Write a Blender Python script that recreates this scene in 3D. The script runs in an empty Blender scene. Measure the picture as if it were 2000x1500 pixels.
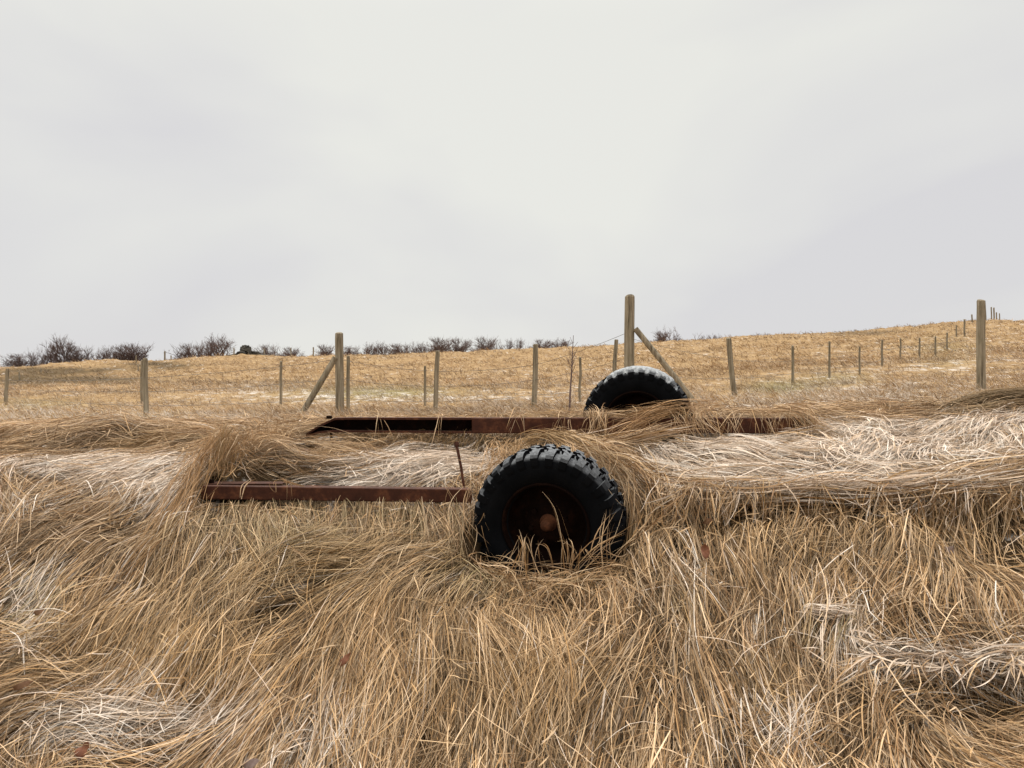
import bpy, bmesh, math, random
import numpy as np
from mathutils import Vector, Matrix

random.seed(11)
RNG = np.random.default_rng(11)
SC = bpy.context.scene
COL = SC.collection
R = math.radians
F, CX, CY, EYE = 1500.0, 1000.0, 750.0, 1.6     # focal length in photo pixels, level camera 1.6 m up


def at(px, py, y):
    """point at forward distance y on the ray through a photo pixel"""
    return np.array([(px - CX) / F * y, y, EYE - (py - CY) / F * y])


# ------------------------------------------------------------------ noise
_LAT = np.random.default_rng(5).random((256, 256))


def vnoise(x, y):
    xi = np.floor(x).astype(int); yi = np.floor(y).astype(int)
    fx = x - xi; fy = y - yi
    fx = fx * fx * (3 - 2 * fx); fy = fy * fy * (3 - 2 * fy)
    a = _LAT[xi & 255, yi & 255]; b = _LAT[(xi + 1) & 255, yi & 255]
    c = _LAT[xi & 255, (yi + 1) & 255]; d = _LAT[(xi + 1) & 255, (yi + 1) & 255]
    return (a * (1 - fx) + b * fx) * (1 - fy) + (c * (1 - fx) + d * fx) * fy - 0.5


def fbm(x, y, o=3):
    s = 0; a = 1.0
    for i in range(o):
        s = s + a * vnoise(x * 2 ** i + 17.3 * i, y * 2 ** i + 9.1 * i); a *= 0.5
    return s


def smooth(a, b, x):
    t = np.clip((x - a) / (b - a), 0, 1)
    return t * t * (3 - 2 * t)


# ------------------------------------------------------------------ terrain
CREST = 58.0
sky_px = [-1400, 0, 100, 270, 320, 470, 650, 900, 1000, 1150, 1300, 1500, 1700, 1800, 1900, 1960, 2100, 3400]
sky_py = [722, 719, 713, 709, 703, 695, 697, 690, 685, 675, 665, 655, 645, 636, 626, 625, 628, 640]
COLS = np.array([-1400, 0, 400, 700, 1070, 1400, 2000, 3400.])
ROWS = [
    (2.75, [1500, 1500, 1500, 1500, 1500, 1500, 1500, 1500]),
    (3.2, [1285, 1285, 1285, 1290, 1290, 1285, 1270, 1270]),
    (3.7, [1110, 1115, 1130, 1140, 1150, 1115, 1085, 1080]),
    (4.0, [1030, 1035, 1058, 1065, 1085, 1020, 1005, 1000]),
    (4.25, [978, 980, 1003, 1012, 1012, 958, 950, 945]),
    (4.6, [928, 928, 945, 950, 948, 918, 908, 905]),
    (5.2, [888, 888, 884, 888, 888, 868, 858, 855]),
    (5.8, [868, 868, 858, 858, 846, 840, 826, 820]),
    (6.5, [853, 853, 840, 838, 834, 822, 800, 795]),
    (8.0, [838, 838, 827, 826, 822, 808, 783, 778]),
    (10., [829, 829, 821, 819, 813, 794, 768, 762]),
    (13., [818, 818, 814, 810, 800, 777, 750, 745]),
    (18., [795, 795, 790, 790, 780, 755, 725, 718]),
    (30., [760, 757, 748, 745, 738, 716, 680, 672]),
    (45., [736, 734, 716, 714, 703, 682, 645, 640]),
]
NEAR, FAR = 1.0, 700.0
us = np.concatenate([np.linspace(-2.6, -0.82, 60, endpoint=False), np.linspace(-0.82, 0.82, 620), np.linspace(0.82, 2.6, 61)[1:]])
ss = np.linspace(math.log(NEAR), math.log(FAR), 780)
ys = np.exp(ss)
pxs = CX + F * us


def _table():
    depth = [1.0, 2.0] + [r[0] for r in ROWS] + [CREST, 70., 95., 150., FAR]
    zs = [np.zeros(len(us)), np.full(len(us), 0.03)]
    for d, row in ROWS:
        zs.append(EYE - (np.interp(pxs, COLS, row) - CY) * d / F)
    zc = EYE - (np.interp(pxs, sky_px, sky_py) - CY) * CREST / F
    zs += [zc, zc - 0.35, zc - 1.4, np.minimum(zc - 2.0, 1.0), np.full(len(us), 0.3)]
    ld = np.log(np.array(depth)); zs = np.array(zs)
    out = np.empty((len(ss), len(us)))
    for j in range(len(us)):
        out[:, j] = np.interp(ss, ld, zs[:, j])
    return out


def _blur(a, n, axis):
    for _ in range(n):
        p = np.concatenate([np.take(a, [0], axis), a, np.take(a, [-1], axis)], axis)
        lo = np.take(p, range(0, a.shape[axis]), axis); hi = np.take(p, range(2, a.shape[axis] + 2), axis)
        a = 0.25 * lo + 0.5 * a + 0.25 * hi
    return a


Z0 = _blur(_blur(_table(), 26, 0), 220, 1)
GX = us[None, :] * ys[:, None]; GY = np.repeat(ys[:, None], len(us), 1)


def bump(px, py, d, sx, sy, h):
    c = at(px, py, d)
    return h * np.exp(-((GX - c[0]) / sx) ** 2 - ((GY - c[1]) / sy) ** 2)


Z0 += bump(492, 697, 55.0, 1.7, 1.6, .26)
# soft humps of matted grass on the bank
wn = smooth(7.5, 5.5, GY) * smooth(1.6, 2.6, GY)
Z0 += wn * (0.07 * fbm(GX * 1.6, GY * 1.6, 2) + 0.058 * fbm(GX * 4.2 + 5, GY * 4.2, 2))
Z0 += bump(480, 900, 4.75, .30, .26, .13) + bump(180, 870, 5.5, .75, .30, .075) + bump(1950, 800, 5.9, .55, .35, .08)
Z0 += bump(1720, 955, 4.25, .9, .13, .035) + bump(1250, 840, 5.0, .35, .2, .05)
Z0 += bump(1900, 1240, 3.35, .5, .10, .05) - bump(1900, 1360, 3.05, .45, .10, .06)
Z0 -= bump(800, 905, 4.9, .45, .25, .02) + bump(1240, 830, 5.75, .42, .1, .03)
# hollow in front of the far beam and under the near one
Z0 -= .075 * smooth(4.85, 5.12, GY) * smooth(5.62, 5.44, GY) * smooth(-1.75, -1.35, GX) * smooth(2.4, 1.6, GX)
Z0 -= .05 * smooth(4.1, 4.25, GY) * smooth(4.55, 4.4, GY) * smooth(-1.9, -1.6, GX) * smooth(.1, -.2, GX)
Z0 -= .09 * np.exp(-((GX - .14) / .42) ** 2 - ((GY - 3.78) / .2) ** 2)
Z0 -= .30 * np.exp(-((GX - .19) / .36) ** 4 - ((GY - 4.08) / .15) ** 4)
Z0 -= bump(1930, 1070, 3.75, .2, .2, .10) + bump(1420, 998, 4.05, .36, .09, .18) + bump(1620, 1000, 4.05, .25, .08, .09) + bump(1900, 1000, 4.0, .25, .10, .12) + bump(1940, 1375, 2.98, .25, .09, .10)
Z0 += bump(340, 1040, 3.98, .13, .16, .06) + bump(270, 1115, 3.75, .13, .16, .06)
# tussocks and folds of the field
wf = smooth(6.0, 8.5, GY) * smooth(90, 60, GY)
tus = np.clip(fbm(GX * 2.3, GY * 1.7, 3) + 0.08, 0, 1)
tus2 = np.clip(fbm(GX * .8 + 40, GY * .6, 3), -1, 1)
Z0 += wf * (0.07 * tus * smooth(60, 10, GY) + 0.20 * tus * smooth(20, 50, GY) + 0.06 * tus2 * np.minimum(GY / 20, 1))
Z0 += wf * 0.20 * smooth(30, 55, GY) * fbm(GX * .16, GY * .16, 3)
Z0 += wf * 0.5 * smooth(25, 40, GY) * smooth(-.3, -.5, GX / GY) * fbm(GX * .3 + 3, GY * .5, 3)


def T(x, y):
    y = np.maximum(y, NEAR)
    u = np.clip(x / y, us[0], us[-1])
    fj = np.interp(u, us, np.arange(len(us))); fi = np.interp(np.log(y), ss, np.arange(len(ss)))
    j = np.clip(fj.astype(int), 0, len(us) - 2); i = np.clip(fi.astype(int), 0, len(ss) - 2)
    a = fj - j; b = fi - i
    return (Z0[i, j] * (1 - a) + Z0[i, j + 1] * a) * (1 - b) + (Z0[i + 1, j] * (1 - a) + Z0[i + 1, j + 1] * a) * b


def hit(px, py, y0=2.2, y1=62.):
    """first meeting of the pixel's ray with the ground (vectorised)"""
    px = np.atleast_1d(np.asarray(px, float)); py = np.atleast_1d(np.asarray(py, float))
    d = np.exp(np.linspace(math.log(y0), math.log(y1), 700))[None, :]
    z = EYE - (py[:, None] - CY) / F * d
    below = z < T((px[:, None] - CX) / F * d, np.repeat(d, len(px), 0))
    k = np.where(below.any(1), below.argmax(1), d.shape[1] - 1)
    D = d[0, k]
    return np.stack([(px - CX) / F * D, D], 1)


# ------------------------------------------------------------------ object helpers
def tag(o, label=None, cat=None, group=None, kind=None):
    if label: o['label'] = label
    if cat: o['category'] = cat
    if group: o['group'] = group
    if kind: o['kind'] = kind
    return o


def empty(name, loc=(0, 0, 0)):
    o = bpy.data.objects.new(name, None)
    o.location = loc; COL.objects.link(o)
    return o


def link(name, me, mat, parent=None):
    o = bpy.data.objects.new(name, me)
    COL.objects.link(o)
    if mat: me.materials.append(mat)
    if parent: o.parent = parent
    return o


def pymesh(name, v, f, mat, parent=None, smooth_=False):
    me = bpy.data.meshes.new(name)
    me.from_pydata([tuple(map(float, p)) for p in v], [], f)
    bm = bmesh.new(); bm.from_mesh(me)
    bmesh.ops.recalc_face_normals(bm, faces=bm.faces)
    bm.to_mesh(me); bm.free()
    if smooth_:
        me.shade_smooth()
    me.update()
    return link(name, me, mat, parent)


class MB:
    def __init__(s): s.v = []; s.f = []

    def add(s, v, f):
        n = len(s.v); s.v += [np.asarray(p, float) for p in v]; s.f += [tuple(n + i for i in q) for q in f]

    def box(s, c, sz, M=None):
        c = np.asarray(c, float); h = np.asarray(sz, float) / 2
        v = [np.array([x, y, z]) * h for x in (-1, 1) for y in (-1, 1) for z in (-1, 1)]
        if M is not None: v = [M @ p for p in v]
        s.add([c + p for p in v], [(0, 1, 3, 2), (4, 6, 7, 5), (0, 4, 5, 1), (2, 3, 7, 6), (0, 2, 6, 4), (1, 5, 7, 3)])

    def tube(s, pts, rad, n=8, cap=True, wob=0, rnd=None):
        pts = [np.asarray(p, float) for p in pts]
        m = len(pts); rad = rad if hasattr(rad, '__len__') else [rad] * m
        ref = None; rings = []
        for i in range(m):
            t = pts[min(i + 1, m - 1)] - pts[max(i - 1, 0)]; t = t / (np.linalg.norm(t) + 1e-9)
            if ref is None:
                ref = np.array([1., 0, 0]) if abs(t[0]) < .8 else np.array([0, 1., 0])
            a = ref - t * (ref @ t); a /= np.linalg.norm(a); ref = a; b = np.cross(t, a)
            rings.append([pts[i] + (a * math.cos(k * 2 * math.pi / n) + b * math.sin(k * 2 * math.pi / n)) * rad[i] * (1 + (wob * (rnd[k % len(rnd)]) if rnd is not None else 0)) for k in range(n)])
        v = [p for r in rings for p in r]; f = []
        for i in range(m - 1):
            for k in range(n):
                f.append((i * n + k, i * n + (k + 1) % n, (i + 1) * n + (k + 1) % n, (i + 1) * n + k))
        if cap:
            f.append(tuple(range(n))[::-1]); f.append(tuple((m - 1) * n + k for k in range(n)))
        s.add(v, f)

    def build(s, name, mat, parent=None, smooth_=False):
        return pymesh(name, s.v, s.f, mat, parent, smooth_)


def bevel(o, w, seg=2):
    m = o.modifiers.new('bevel', 'BEVEL'); m.width = w; m.segments = seg; m.limit_method = 'ANGLE'; m.angle_limit = R(35)
    return o


# ------------------------------------------------------------------ materials
class NT:
    def __init__(s, name, rough=.8, spec=.3):
        s.m = bpy.data.materials.new(name); s.m.use_nodes = True
        s.t = s.m.node_tree; s.b = s.t.nodes['Principled BSDF']
        s.b.inputs['Roughness'].default_value = rough
        s.b.inputs['Specular IOR Level'].default_value = spec

    def n(s, k, **kw):
        x = s.t.nodes.new(k)
        for a, b in kw.items(): setattr(x, a, b)
        return x

    def l(s, a, b): s.t.links.new(a, b)

    def val(s, i, v):
        if hasattr(v, 'links') or hasattr(v, 'is_linked'): s.l(v, i)
        else: i.default_value = v

    def noise(s, scale, detail=4, rough=.55, vec=None, stretch=None, dist=0):
        n = s.n('ShaderNodeTexNoise'); n.inputs['Scale'].default_value = scale
        n.inputs['Detail'].default_value = detail; n.inputs['Roughness'].default_value = rough
        n.inputs['Distortion'].default_value = dist
        if vec is None:
            vec = s.n('ShaderNodeTexCoord').outputs['Object']
        if stretch:
            mp = s.n('ShaderNodeMapping'); mp.inputs['Scale'].default_value = stretch; s.l(vec, mp.inputs['Vector']); vec = mp.outputs[0]
        s.l(vec, n.inputs['Vector'])
        return n.outputs['Fac']

    def ramp(s, fac, stops, interp='LINEAR'):
        r = s.n('ShaderNodeValToRGB'); r.color_ramp.interpolation = interp
        e = r.color_ramp.elements
        while len(e) < len(stops): e.new(0.5)
        for q, (p, c) in zip(e, stops):
            q.position = p; q.color = (*c, 1) if hasattr(c, '__len__') else (c, c, c, 1)
        s.l(fac, r.inputs[0])
        return r.outputs[0]

    def math(s, op, a, b=0.0, clamp=False):
        m = s.n('ShaderNodeMath', operation=op, use_clamp=clamp)
        s.val(m.inputs[0], a); s.val(m.inputs[1], b)
        return m.outputs[0]

    def mix(s, f, a, b, blend='MIX'):
        m = s.n('ShaderNodeMix', data_type='RGBA', blend_type=blend)
        s.val(m.inputs[0], f)
        for i, v in ((6, a), (7, b)):
            if isinstance(v, tuple): v = (*v, 1)
            s.val(m.inputs[i], v)
        return m.outputs[2]

    def attr(s, name): return s.n('ShaderNodeAttribute', attribute_name=name)

    def bumpn(s, h, strength=.3, dist=.01):
        b = s.n('ShaderNodeBump'); b.inputs['Strength'].default_value = strength; b.inputs['Distance'].default_value = dist
        s.l(h, b.inputs['Height']); s.l(b.outputs[0], s.b.inputs['Normal'])

    def color(s, c): s.val(s.b.inputs['Base Color'], (*c, 1) if isinstance(c, tuple) else c)

    def upness(s, lo, hi):
        g = s.n('ShaderNodeNewGeometry'); x = s.n('ShaderNodeSeparateXYZ'); s.l(g.outputs['Normal'], x.inputs[0])
        m = s.n('ShaderNodeMapRange'); m.inputs[1].default_value = lo; m.inputs[2].default_value = hi
        s.l(x.outputs['Z'], m.inputs[0])
        return m.outputs[0]


def mat_grass(name):
    s = NT(name, .62, .22)
    c = s.attr('Col').outputs['Color']
    nz = s.noise(60, 3)
    c = s.mix(s.math('MULTIPLY', nz, .3), c, (.16, .10, .05), 'MIX')
    s.color(c)
    tr = s.n('ShaderNodeBsdfTranslucent'); s.l(c, tr.inputs[0])
    mx = s.n('ShaderNodeMixShader'); mx.inputs[0].default_value = .08
    out = s.t.nodes['Material Output']
    s.l(s.b.outputs[0], mx.inputs[1]); s.l(tr.outputs[0], mx.inputs[2]); s.l(mx.outputs[0], out.inputs[0])
    return s.m


def mat_field():
    s = NT('field_ground', .9, .1)
    fr = s.attr('frost').outputs['Fac']; pal = s.attr('pale').outputs['Fac']; gr = s.attr('green').outputs['Fac']; th = s.attr('thatch').outputs['Fac']
    n1 = s.noise(1.5, 5, .7, stretch=(1, .5, 1)); n2 = s.noise(5.0, 5, .7, stretch=(1, .4, 1)); n3 = s.noise(26, 3, .6)
    f = s.math('ADD', s.math('MULTIPLY', n1, .35), s.math('ADD', s.math('MULTIPLY', n2, .45), s.math('MULTIPLY', n3, .25)))
    c = s.ramp(f, [(.36, (.09, .056, .027)), (.46, (.215, .135, .064)), (.55, (.335, .222, .112)), (.68, (.45, .325, .185))])
    c = s.mix(s.math('MULTIPLY', gr, .7), c, (.20, .20, .085))
    c = s.mix(pal, c, (.075, .052, .026))
    c = s.mix(th, c, (.036, .022, .010))  # thatch brown, deepened to put gap shade into the ground colour
    # thin snow between the tufts
    sn = s.noise(3.4, 6, .75, stretch=(1, .45, 1)); sn2 = s.noise(.35, 3, .5)
    k = s.math('ADD', s.math('MULTIPLY', fr, .20), s.math('ADD', s.math('MULTIPLY', sn, .9), s.math('MULTIPLY', sn2, .22)))
    k = s.ramp(k, [(.63, 0.0), (.76, 1.0)])
    c = s.mix(s.math('MULTIPLY', k, .8), c, (.66, .62, .58))
    s.color(c)
    s.bumpn(f, .6, .06)
    return s.m


def mat_wood():
    s = NT('weathered_wood', .85, .2)
    n = s.noise(30, 5, .65, stretch=(1, 1, .06)); n2 = s.noise(5, 3, .6)
    c = s.ramp(n, [(.33, (.075, .06, .042)), (.46, (.20, .165, .115)), (.62, (.31, .265, .195)), (.75, (.40, .36, .29))])
    c = s.mix(s.ramp(n2, [(.50, 0.0), (.70, .35)]), c, (.13, .12, .07))
    s.color(c); s.bumpn(n, .5, .01)
    return s.m


def mat_rust(name, base=(.056, .0185, .0100), hi=(.15, .056, .026), frost=.0):
    s = NT(name, .8, .04 if 'dark' in name else .2)
    n = s.noise(14, 6, .7); n2 = s.noise(120, 3, .6)
    c = s.ramp(n, [(.3, tuple(x * .6 for x in base)), (.5, base), (.72, hi)])
    c = s.mix(s.math('MULTIPLY', n2, .3), c, tuple(x * .55 for x in base))
    if frost:
        up = s.upness(.75, 1.0)
        c = s.mix(s.math('MULTIPLY', up, s.math('MULTIPLY', s.ramp(n2, [(.35, 0.), (.7, 1.)]), frost)), c, (.5, .42, .38))
    s.color(c); s.bumpn(n2, .25, .004)
    return s.m


def mat_rubber():
    s = NT('tyre_rubber', .85, .03)
    n = s.noise(9, 4); n2 = s.noise(70, 3)
    c = s.ramp(n, [(.3, (.0035, .004, .005)), (.7, (.007, .0075, .009))])
    k = s.math('MULTIPLY', s.upness(.42, .98), s.ramp(n2, [(.25, .35), (.65, 1.0)]))
    k = s.math('MULTIPLY', k, s.attr('tread').outputs['Fac'])
    c = s.mix(s.math('MULTIPLY', k, .85), c, (.26, .275, .295))
    s.color(c); s.bumpn(n2, .2, .003)
    return s.m


def mat_simple(name, stops, scale=8, rough=.85, bump=.3, stretch=None):
    s = NT(name, rough, .2)
    n = s.noise(scale, 5, .65, stretch=stretch)
    s.color(s.ramp(n, stops)); s.bumpn(n, bump, .02)
    return s.m


M_GRASS = mat_grass('dry_grass_blades')
M_FIELD = mat_field()
M_WOOD = mat_wood()
M_RUST = mat_rust('rusty_steel', frost=.12)
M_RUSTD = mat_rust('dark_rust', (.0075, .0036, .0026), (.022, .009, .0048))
M_RUSTO = mat_rust('orange_rust', (.06, .021, .009), (.15, .054, .022))
M_RUB = mat_rubber()
M_SNOW = mat_simple('thin_snow', [(.35, (.17, .185, .20)), (.62, (.42, .445, .47))], 45, .6, .4)
M_BARK = mat_simple('bare_twigs', [(.3, (.095, .065, .06)), (.7, (.20, .148, .135))], 3)
M_ROCK = mat_simple('lichen_rock', [(.35, (.018, .017, .015)), (.5, (.05, .046, .039)), (.68, (.14, .13, .11))], 2.2, .9, 1.0)
M_WIRE = mat_simple('fence_wire_steel', [(.3, (.11, .10, .09)), (.7, (.2, .19, .17))], 20, .5)
M_LEAFS = [mat_simple('dead_leaf_russet', [(.3, (.12, .045, .024)), (.7, (.25, .105, .055))], 40, .6),
           mat_simple('dead_leaf_brown', [(.3, (.12, .06, .03)), (.7, (.22, .12, .065))], 40, .6),
           mat_simple('dead_leaf_grey', [(.3, (.20, .14, .12)), (.7, (.36, .28, .25))], 40, .6),
           mat_simple('dead_leaf_orange', [(.3, (.25, .11, .035)), (.7, (.38, .18, .065))], 40, .6)]

# ------------------------------------------------------------------ ground sheet
def blob(px, py, pts, default=0.0):
    """soft patches around pixel spots (x, y, sx, sy, value)"""
    o = np.full(np.shape(px), default, float)
    for (x, y, sx, sy, v) in pts:
        o = o + v * np.exp(-((px - x) / sx) ** 2 - ((py - y) / sy) ** 2)
    return o


FIELD_FROST = [(1550, 1440, 230, 70, .22), (1350, 1280, 130, 160, .14), (250, 1420, 230, 90, .2), (700, 1440, 260, 60, .16), (1700, 880, 330, 50, .25), (170, 920, 220, 40, .2), (250, 830, 260, 16, .6), (130, 825, 200, 14, .4), (480, 765, 130, 12, .25), (680, 780, 160, 14, .2), (1000, 775, 220, 22, .35),
               (1200, 740, 150, 20, .25), (1700, 775, 250, 25, .35), (1450, 790, 150, 18, .3), (1750, 730, 250, 50, .25), (60, 800, 100, 10, .3), (600, 770, 200, 20, .2), (1950, 700, 120, 60, .25)]
FIELD_GREEN = [(600, 1120, 330, 110, .38), (330, 1080, 160, 90, .3), (1530, 758, 70, 14, .9), (1640, 740, 60, 12, .5), (230, 828, 160, 8, .7), (760, 765, 120, 10, .5), (700, 770, 180, 14, .4), (60, 790, 100, 10, .4), (1850, 690, 60, 30, .3)]
FIELD_DARK = [(110, 727, 110, 6, .7), (190, 744, 120, 6, .6), (310, 712, 70, 5, .5), (40, 750, 60, 6, .5), (60, 738, 80, 7, .55), (150, 741, 60, 5, .6), (300, 716, 60, 5, .4), (230, 722, 90, 4, .45), (90, 722, 60, 4, .5), (1690, 650, 80, 5, .3), (560, 745, 60, 3, .2), (20, 745, 30, 6, .4)]


def build_ground():
    ny, nu = Z0.shape
    v = np.stack([GX, GY, Z0], -1).reshape(-1, 3)
    i = np.arange((ny - 1) * nu).reshape(ny - 1, nu)[:, :-1].ravel()
    q = np.stack([i, i + 1, i + nu + 1, i + nu], 1)
    me = bpy.data.meshes.new('ground')
    me.vertices.add(len(v)); me.vertices.foreach_set('co', v.ravel().astype(np.float32))
    me.loops.add(q.size); me.loops.foreach_set('vertex_index', q.ravel().astype(np.int32))
    me.polygons.add(len(q)); me.polygons.foreach_set('loop_start', np.arange(0, q.size, 4, dtype=np.int32))
    me.update(calc_edges=True); me.shade_smooth()
    px = (CX + F * GX / GY).ravel(); py = (CY - F * (Z0 - EYE) / GY).ravel()
    far = smooth(6.2, 7.2, GY.ravel())
    for nm, val in (('frost', blob(px, py, FIELD_FROST) * far + smooth(.30, .85, blob(px, py, FROST)) * 1.1 * (1 - far)), ('green', np.clip(blob(px, py, FIELD_GREEN), 0, 1) * far),
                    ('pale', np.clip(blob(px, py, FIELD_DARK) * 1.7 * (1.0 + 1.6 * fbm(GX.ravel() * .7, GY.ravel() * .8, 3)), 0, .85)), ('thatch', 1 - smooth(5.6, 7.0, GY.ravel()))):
        a = me.attributes.new(nm, 'FLOAT', 'POINT'); a.data.foreach_set('value', val.astype(np.float32))
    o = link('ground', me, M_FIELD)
    tag(o, 'grassy bank and field sloping up to the skyline', 'ground', kind='structure')
    b = MB(); b.add([(-900, -60, -.06), (900, -60, -.06), (900, 900, -.06), (-900, 900, -.06)], [(0, 1, 2, 3)])
    lo = b.build('ground_base', M_FIELD)
    tag(lo, 'level dry grass ground round the bank', 'ground', kind='structure')



# ------------------------------------------------------------------ wheels placement (needed to keep grass out of the rubber)
def frame_from_axis(n):
    n = np.asarray(n, float); n /= np.linalg.norm(n)
    up = np.array([0, 0, 1.]); a = np.cross(up, n); a /= np.linalg.norm(a); b = np.cross(n, a)
    return np.stack([a, n, b], 1)          # columns: sideways, axle (outwards), up


def axis(yaw, lean): return (-math.sin(R(yaw)) * math.cos(R(lean)), -math.cos(R(yaw)) * math.cos(R(lean)), math.sin(R(lean)))


WR, WW = .408, .245
W1 = dict(c=at(1074, 1017, 4.12), M=frame_from_axis(axis(17, -9)))
W2 = dict(c=at(1245, 824, 5.72), M=frame_from_axis(axis(14, -3)))
NB0, NB1 = at(398, 960, 4.36), at(922, 967, 4.36)      # near beam centre line
FB0, FB1 = at(655, 830, 5.42), at(1590, 831, 5.45)     # far beam


def inside_solid(P):
    """P (N,K,3): does any point of the blade lie within a tyre or a beam"""
    bad = np.zeros(P.shape[0], bool)
    for W in (W1, W2):
        q = (P - W['c']) @ W['M']
        r = np.hypot(q[..., 0], q[..., 2])
        bad |= ((np.abs(q[..., 1]) < WW / 2 + .012) & (r < WR + .012)).any(1)
    for A, B, h in ((NB0, NB1, .05), (FB0, FB1, .06)):
        t = np.clip((P[..., 0] - A[0]) / (B[0] - A[0]), 0, 1)
        c = A + t[..., None] * (B - A)
        inr = (P[..., 0] > A[0] - .01) & (P[..., 0] < B[0])
        bad |= (inr & (np.abs(P[..., 1] - c[..., 1]) < .052) & (np.abs(P[..., 2] - c[..., 2]) < h)).any(1)
    return bad


def hides(P):
    """grass that would grow up against the open faces of the steel and the wheel is trodden away"""
    y = P[..., 1]; px = CX + F * P[..., 0] / y; py = CY - F * (P[..., 2] - EYE) / y
    bad = ((y < 5.5) & (px > 596) & (px < 1300) & (py > 806) & (py < 846 + np.clip(640 - px, 0, 40))).any(1)
    bad |= ((y < 5.5) & (px > 1300) & (px < 1560) & (py > 808) & (py < 842)).any(1) & (RNG.random(len(P)) < .8)
    bad |= ((y < 4.5) & (px > 396) & (px < 930) & (py > 936) & (py < 979)).any(1) & (RNG.random(len(P)) < .97)
    bad |= ((y < 4.2) & (((px - 1065) / 165) ** 2 + ((py - 1015) / 165) ** 2 < 1) & (py < 1110)).any(1)
    bad |= ((y < 5.8) & (((px - 1243) / 110) ** 2 + ((py - 827) / 112) ** 2 < 1) & (py < 798)).any(1)
    bad |= ((y < 5.62) & (px > 588) & (px < 720) & (py > 812) & (py < 862)).any(1)
    return bad


# ------------------------------------------------------------------ grass
# (px, py, dx, dy in the picture, reach)
FLOW = [(20, 880, -1, .35, 70), (150, 880, -1, .32, 80), (300, 865, -1, .15, 70), (60, 930, -1, .30, 70), (220, 930, -1, .30, 80), (350, 905, -1, .12, 60),
        (60, 1010, -.8, .55, 80), (180, 1030, -.7, .6, 80), (300, 980, -.6, .6, 60), (360, 1010, -.7, .8, 50), (250, 1110, -.55, .85, 90), (100, 1120, -.6, .8, 80), (40, 1170, -.5, .6, 60),
        (400, 1130, -.5, .85, 90), (560, 1180, -.75, .55, 90), (650, 1110, -.8, .45, 70), (800, 1100, -.85, .45, 70), (720, 1250, -.5, .85, 100), (560, 1330, -.6, .75, 100), (400, 1280, -.6, .75, 90),
        (300, 1350, -.85, .4, 80), (150, 1400, -.9, .35, 70), (250, 1470, -.9, .3, 70), (40, 1290, -.95, .25, 60), (30, 1410, -.45, .85, 60), (500, 1450, -.6, .75, 90), (430, 1420, -.8, .4, 60), (90, 1480, .5, .8, 60),
        (480, 1020, -.3, 1, 60), (560, 1030, -.05, 1, 60), (700, 1030, .02, 1, 60), (850, 1020, .1, 1, 50), (430, 1060, -.5, .9, 50),
        (950, 1170, -.45, .85, 60), (1070, 1180, -.15, 1, 70), (900, 1290, -.1, 1, 90), (1100, 1340, -.05, 1, 100), (1000, 1450, .02, 1, 90), (830, 1400, -.3, .95, 90), (700, 1430, -.4, .9, 90),
        (1250, 1010, .1, 1, 50), (1300, 1150, -.3, .95, 70), (1250, 1290, -.2, 1, 80), (1350, 1080, -.35, 1, 60), (1480, 1080, -.2, 1, 70), (1560, 1100, 0, 1, 70), (1680, 1060, .12, 1, 70), (1780, 1110, .4, .9, 60),
        (1900, 1150, .65, .75, 70), (1950, 1030, .25, .95, 70), (1480, 1220, -.4, .9, 70), (1600, 1230, -.6, .6, 50), (1750, 1280, 1, .12, 60), (1900, 1290, 1, .04, 70), (1850, 1370, -.85, .4, 60), (1960, 1370, -.8, .35, 60),
        (1700, 1360, -.5, .8, 60), (1500, 1430, .45, .9, 70), (1450, 1340, .25, .95, 60), (1600, 1440, -.25, 1, 70), (1850, 1460, .85, .4, 70), (1720, 1470, .5, .8, 60), (1370, 1420, .05, 1, 70), (1250, 1440, -.05, 1, 70),
        (1350, 965, 1, .04, 50), (1500, 960, 1, .02, 50), (1650, 955, 1, -.03, 50), (1800, 948, 1, -.08, 50), (1950, 935, 1, -.25, 50),
        (1300, 930, .9, .25, 50), (1500, 905, .9, .25, 60), (1700, 890, -.95, .25, 60), (1400, 865, 1, .08, 50), (1880, 860, -.75, .5, 60), (1650, 830, .8, .25, 50), (1950, 890, -.9, .3, 50), (1780, 835, -.95, .1, 50),
        (1240, 880, .85, .45, 50), (1140, 850, .8, .5, 40), (1350, 830, -.95, .1, 40), (1930, 800, -.97, .22, 60), (1850, 800, -.9, .3, 40),
        (800, 905, -1, .14, 60), (700, 930, -1, .06, 60), (870, 880, -1, .25, 50), (760, 880, -1, .10, 50), (520, 905, .9, -.1, 50), (450, 900, -.3, .9, 40), (600, 880, .9, .3, 40), (680, 870, -.9, .4, 40), (950, 870, .4, .8, 40), (1010, 845, -.8, .4, 40)]
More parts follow.
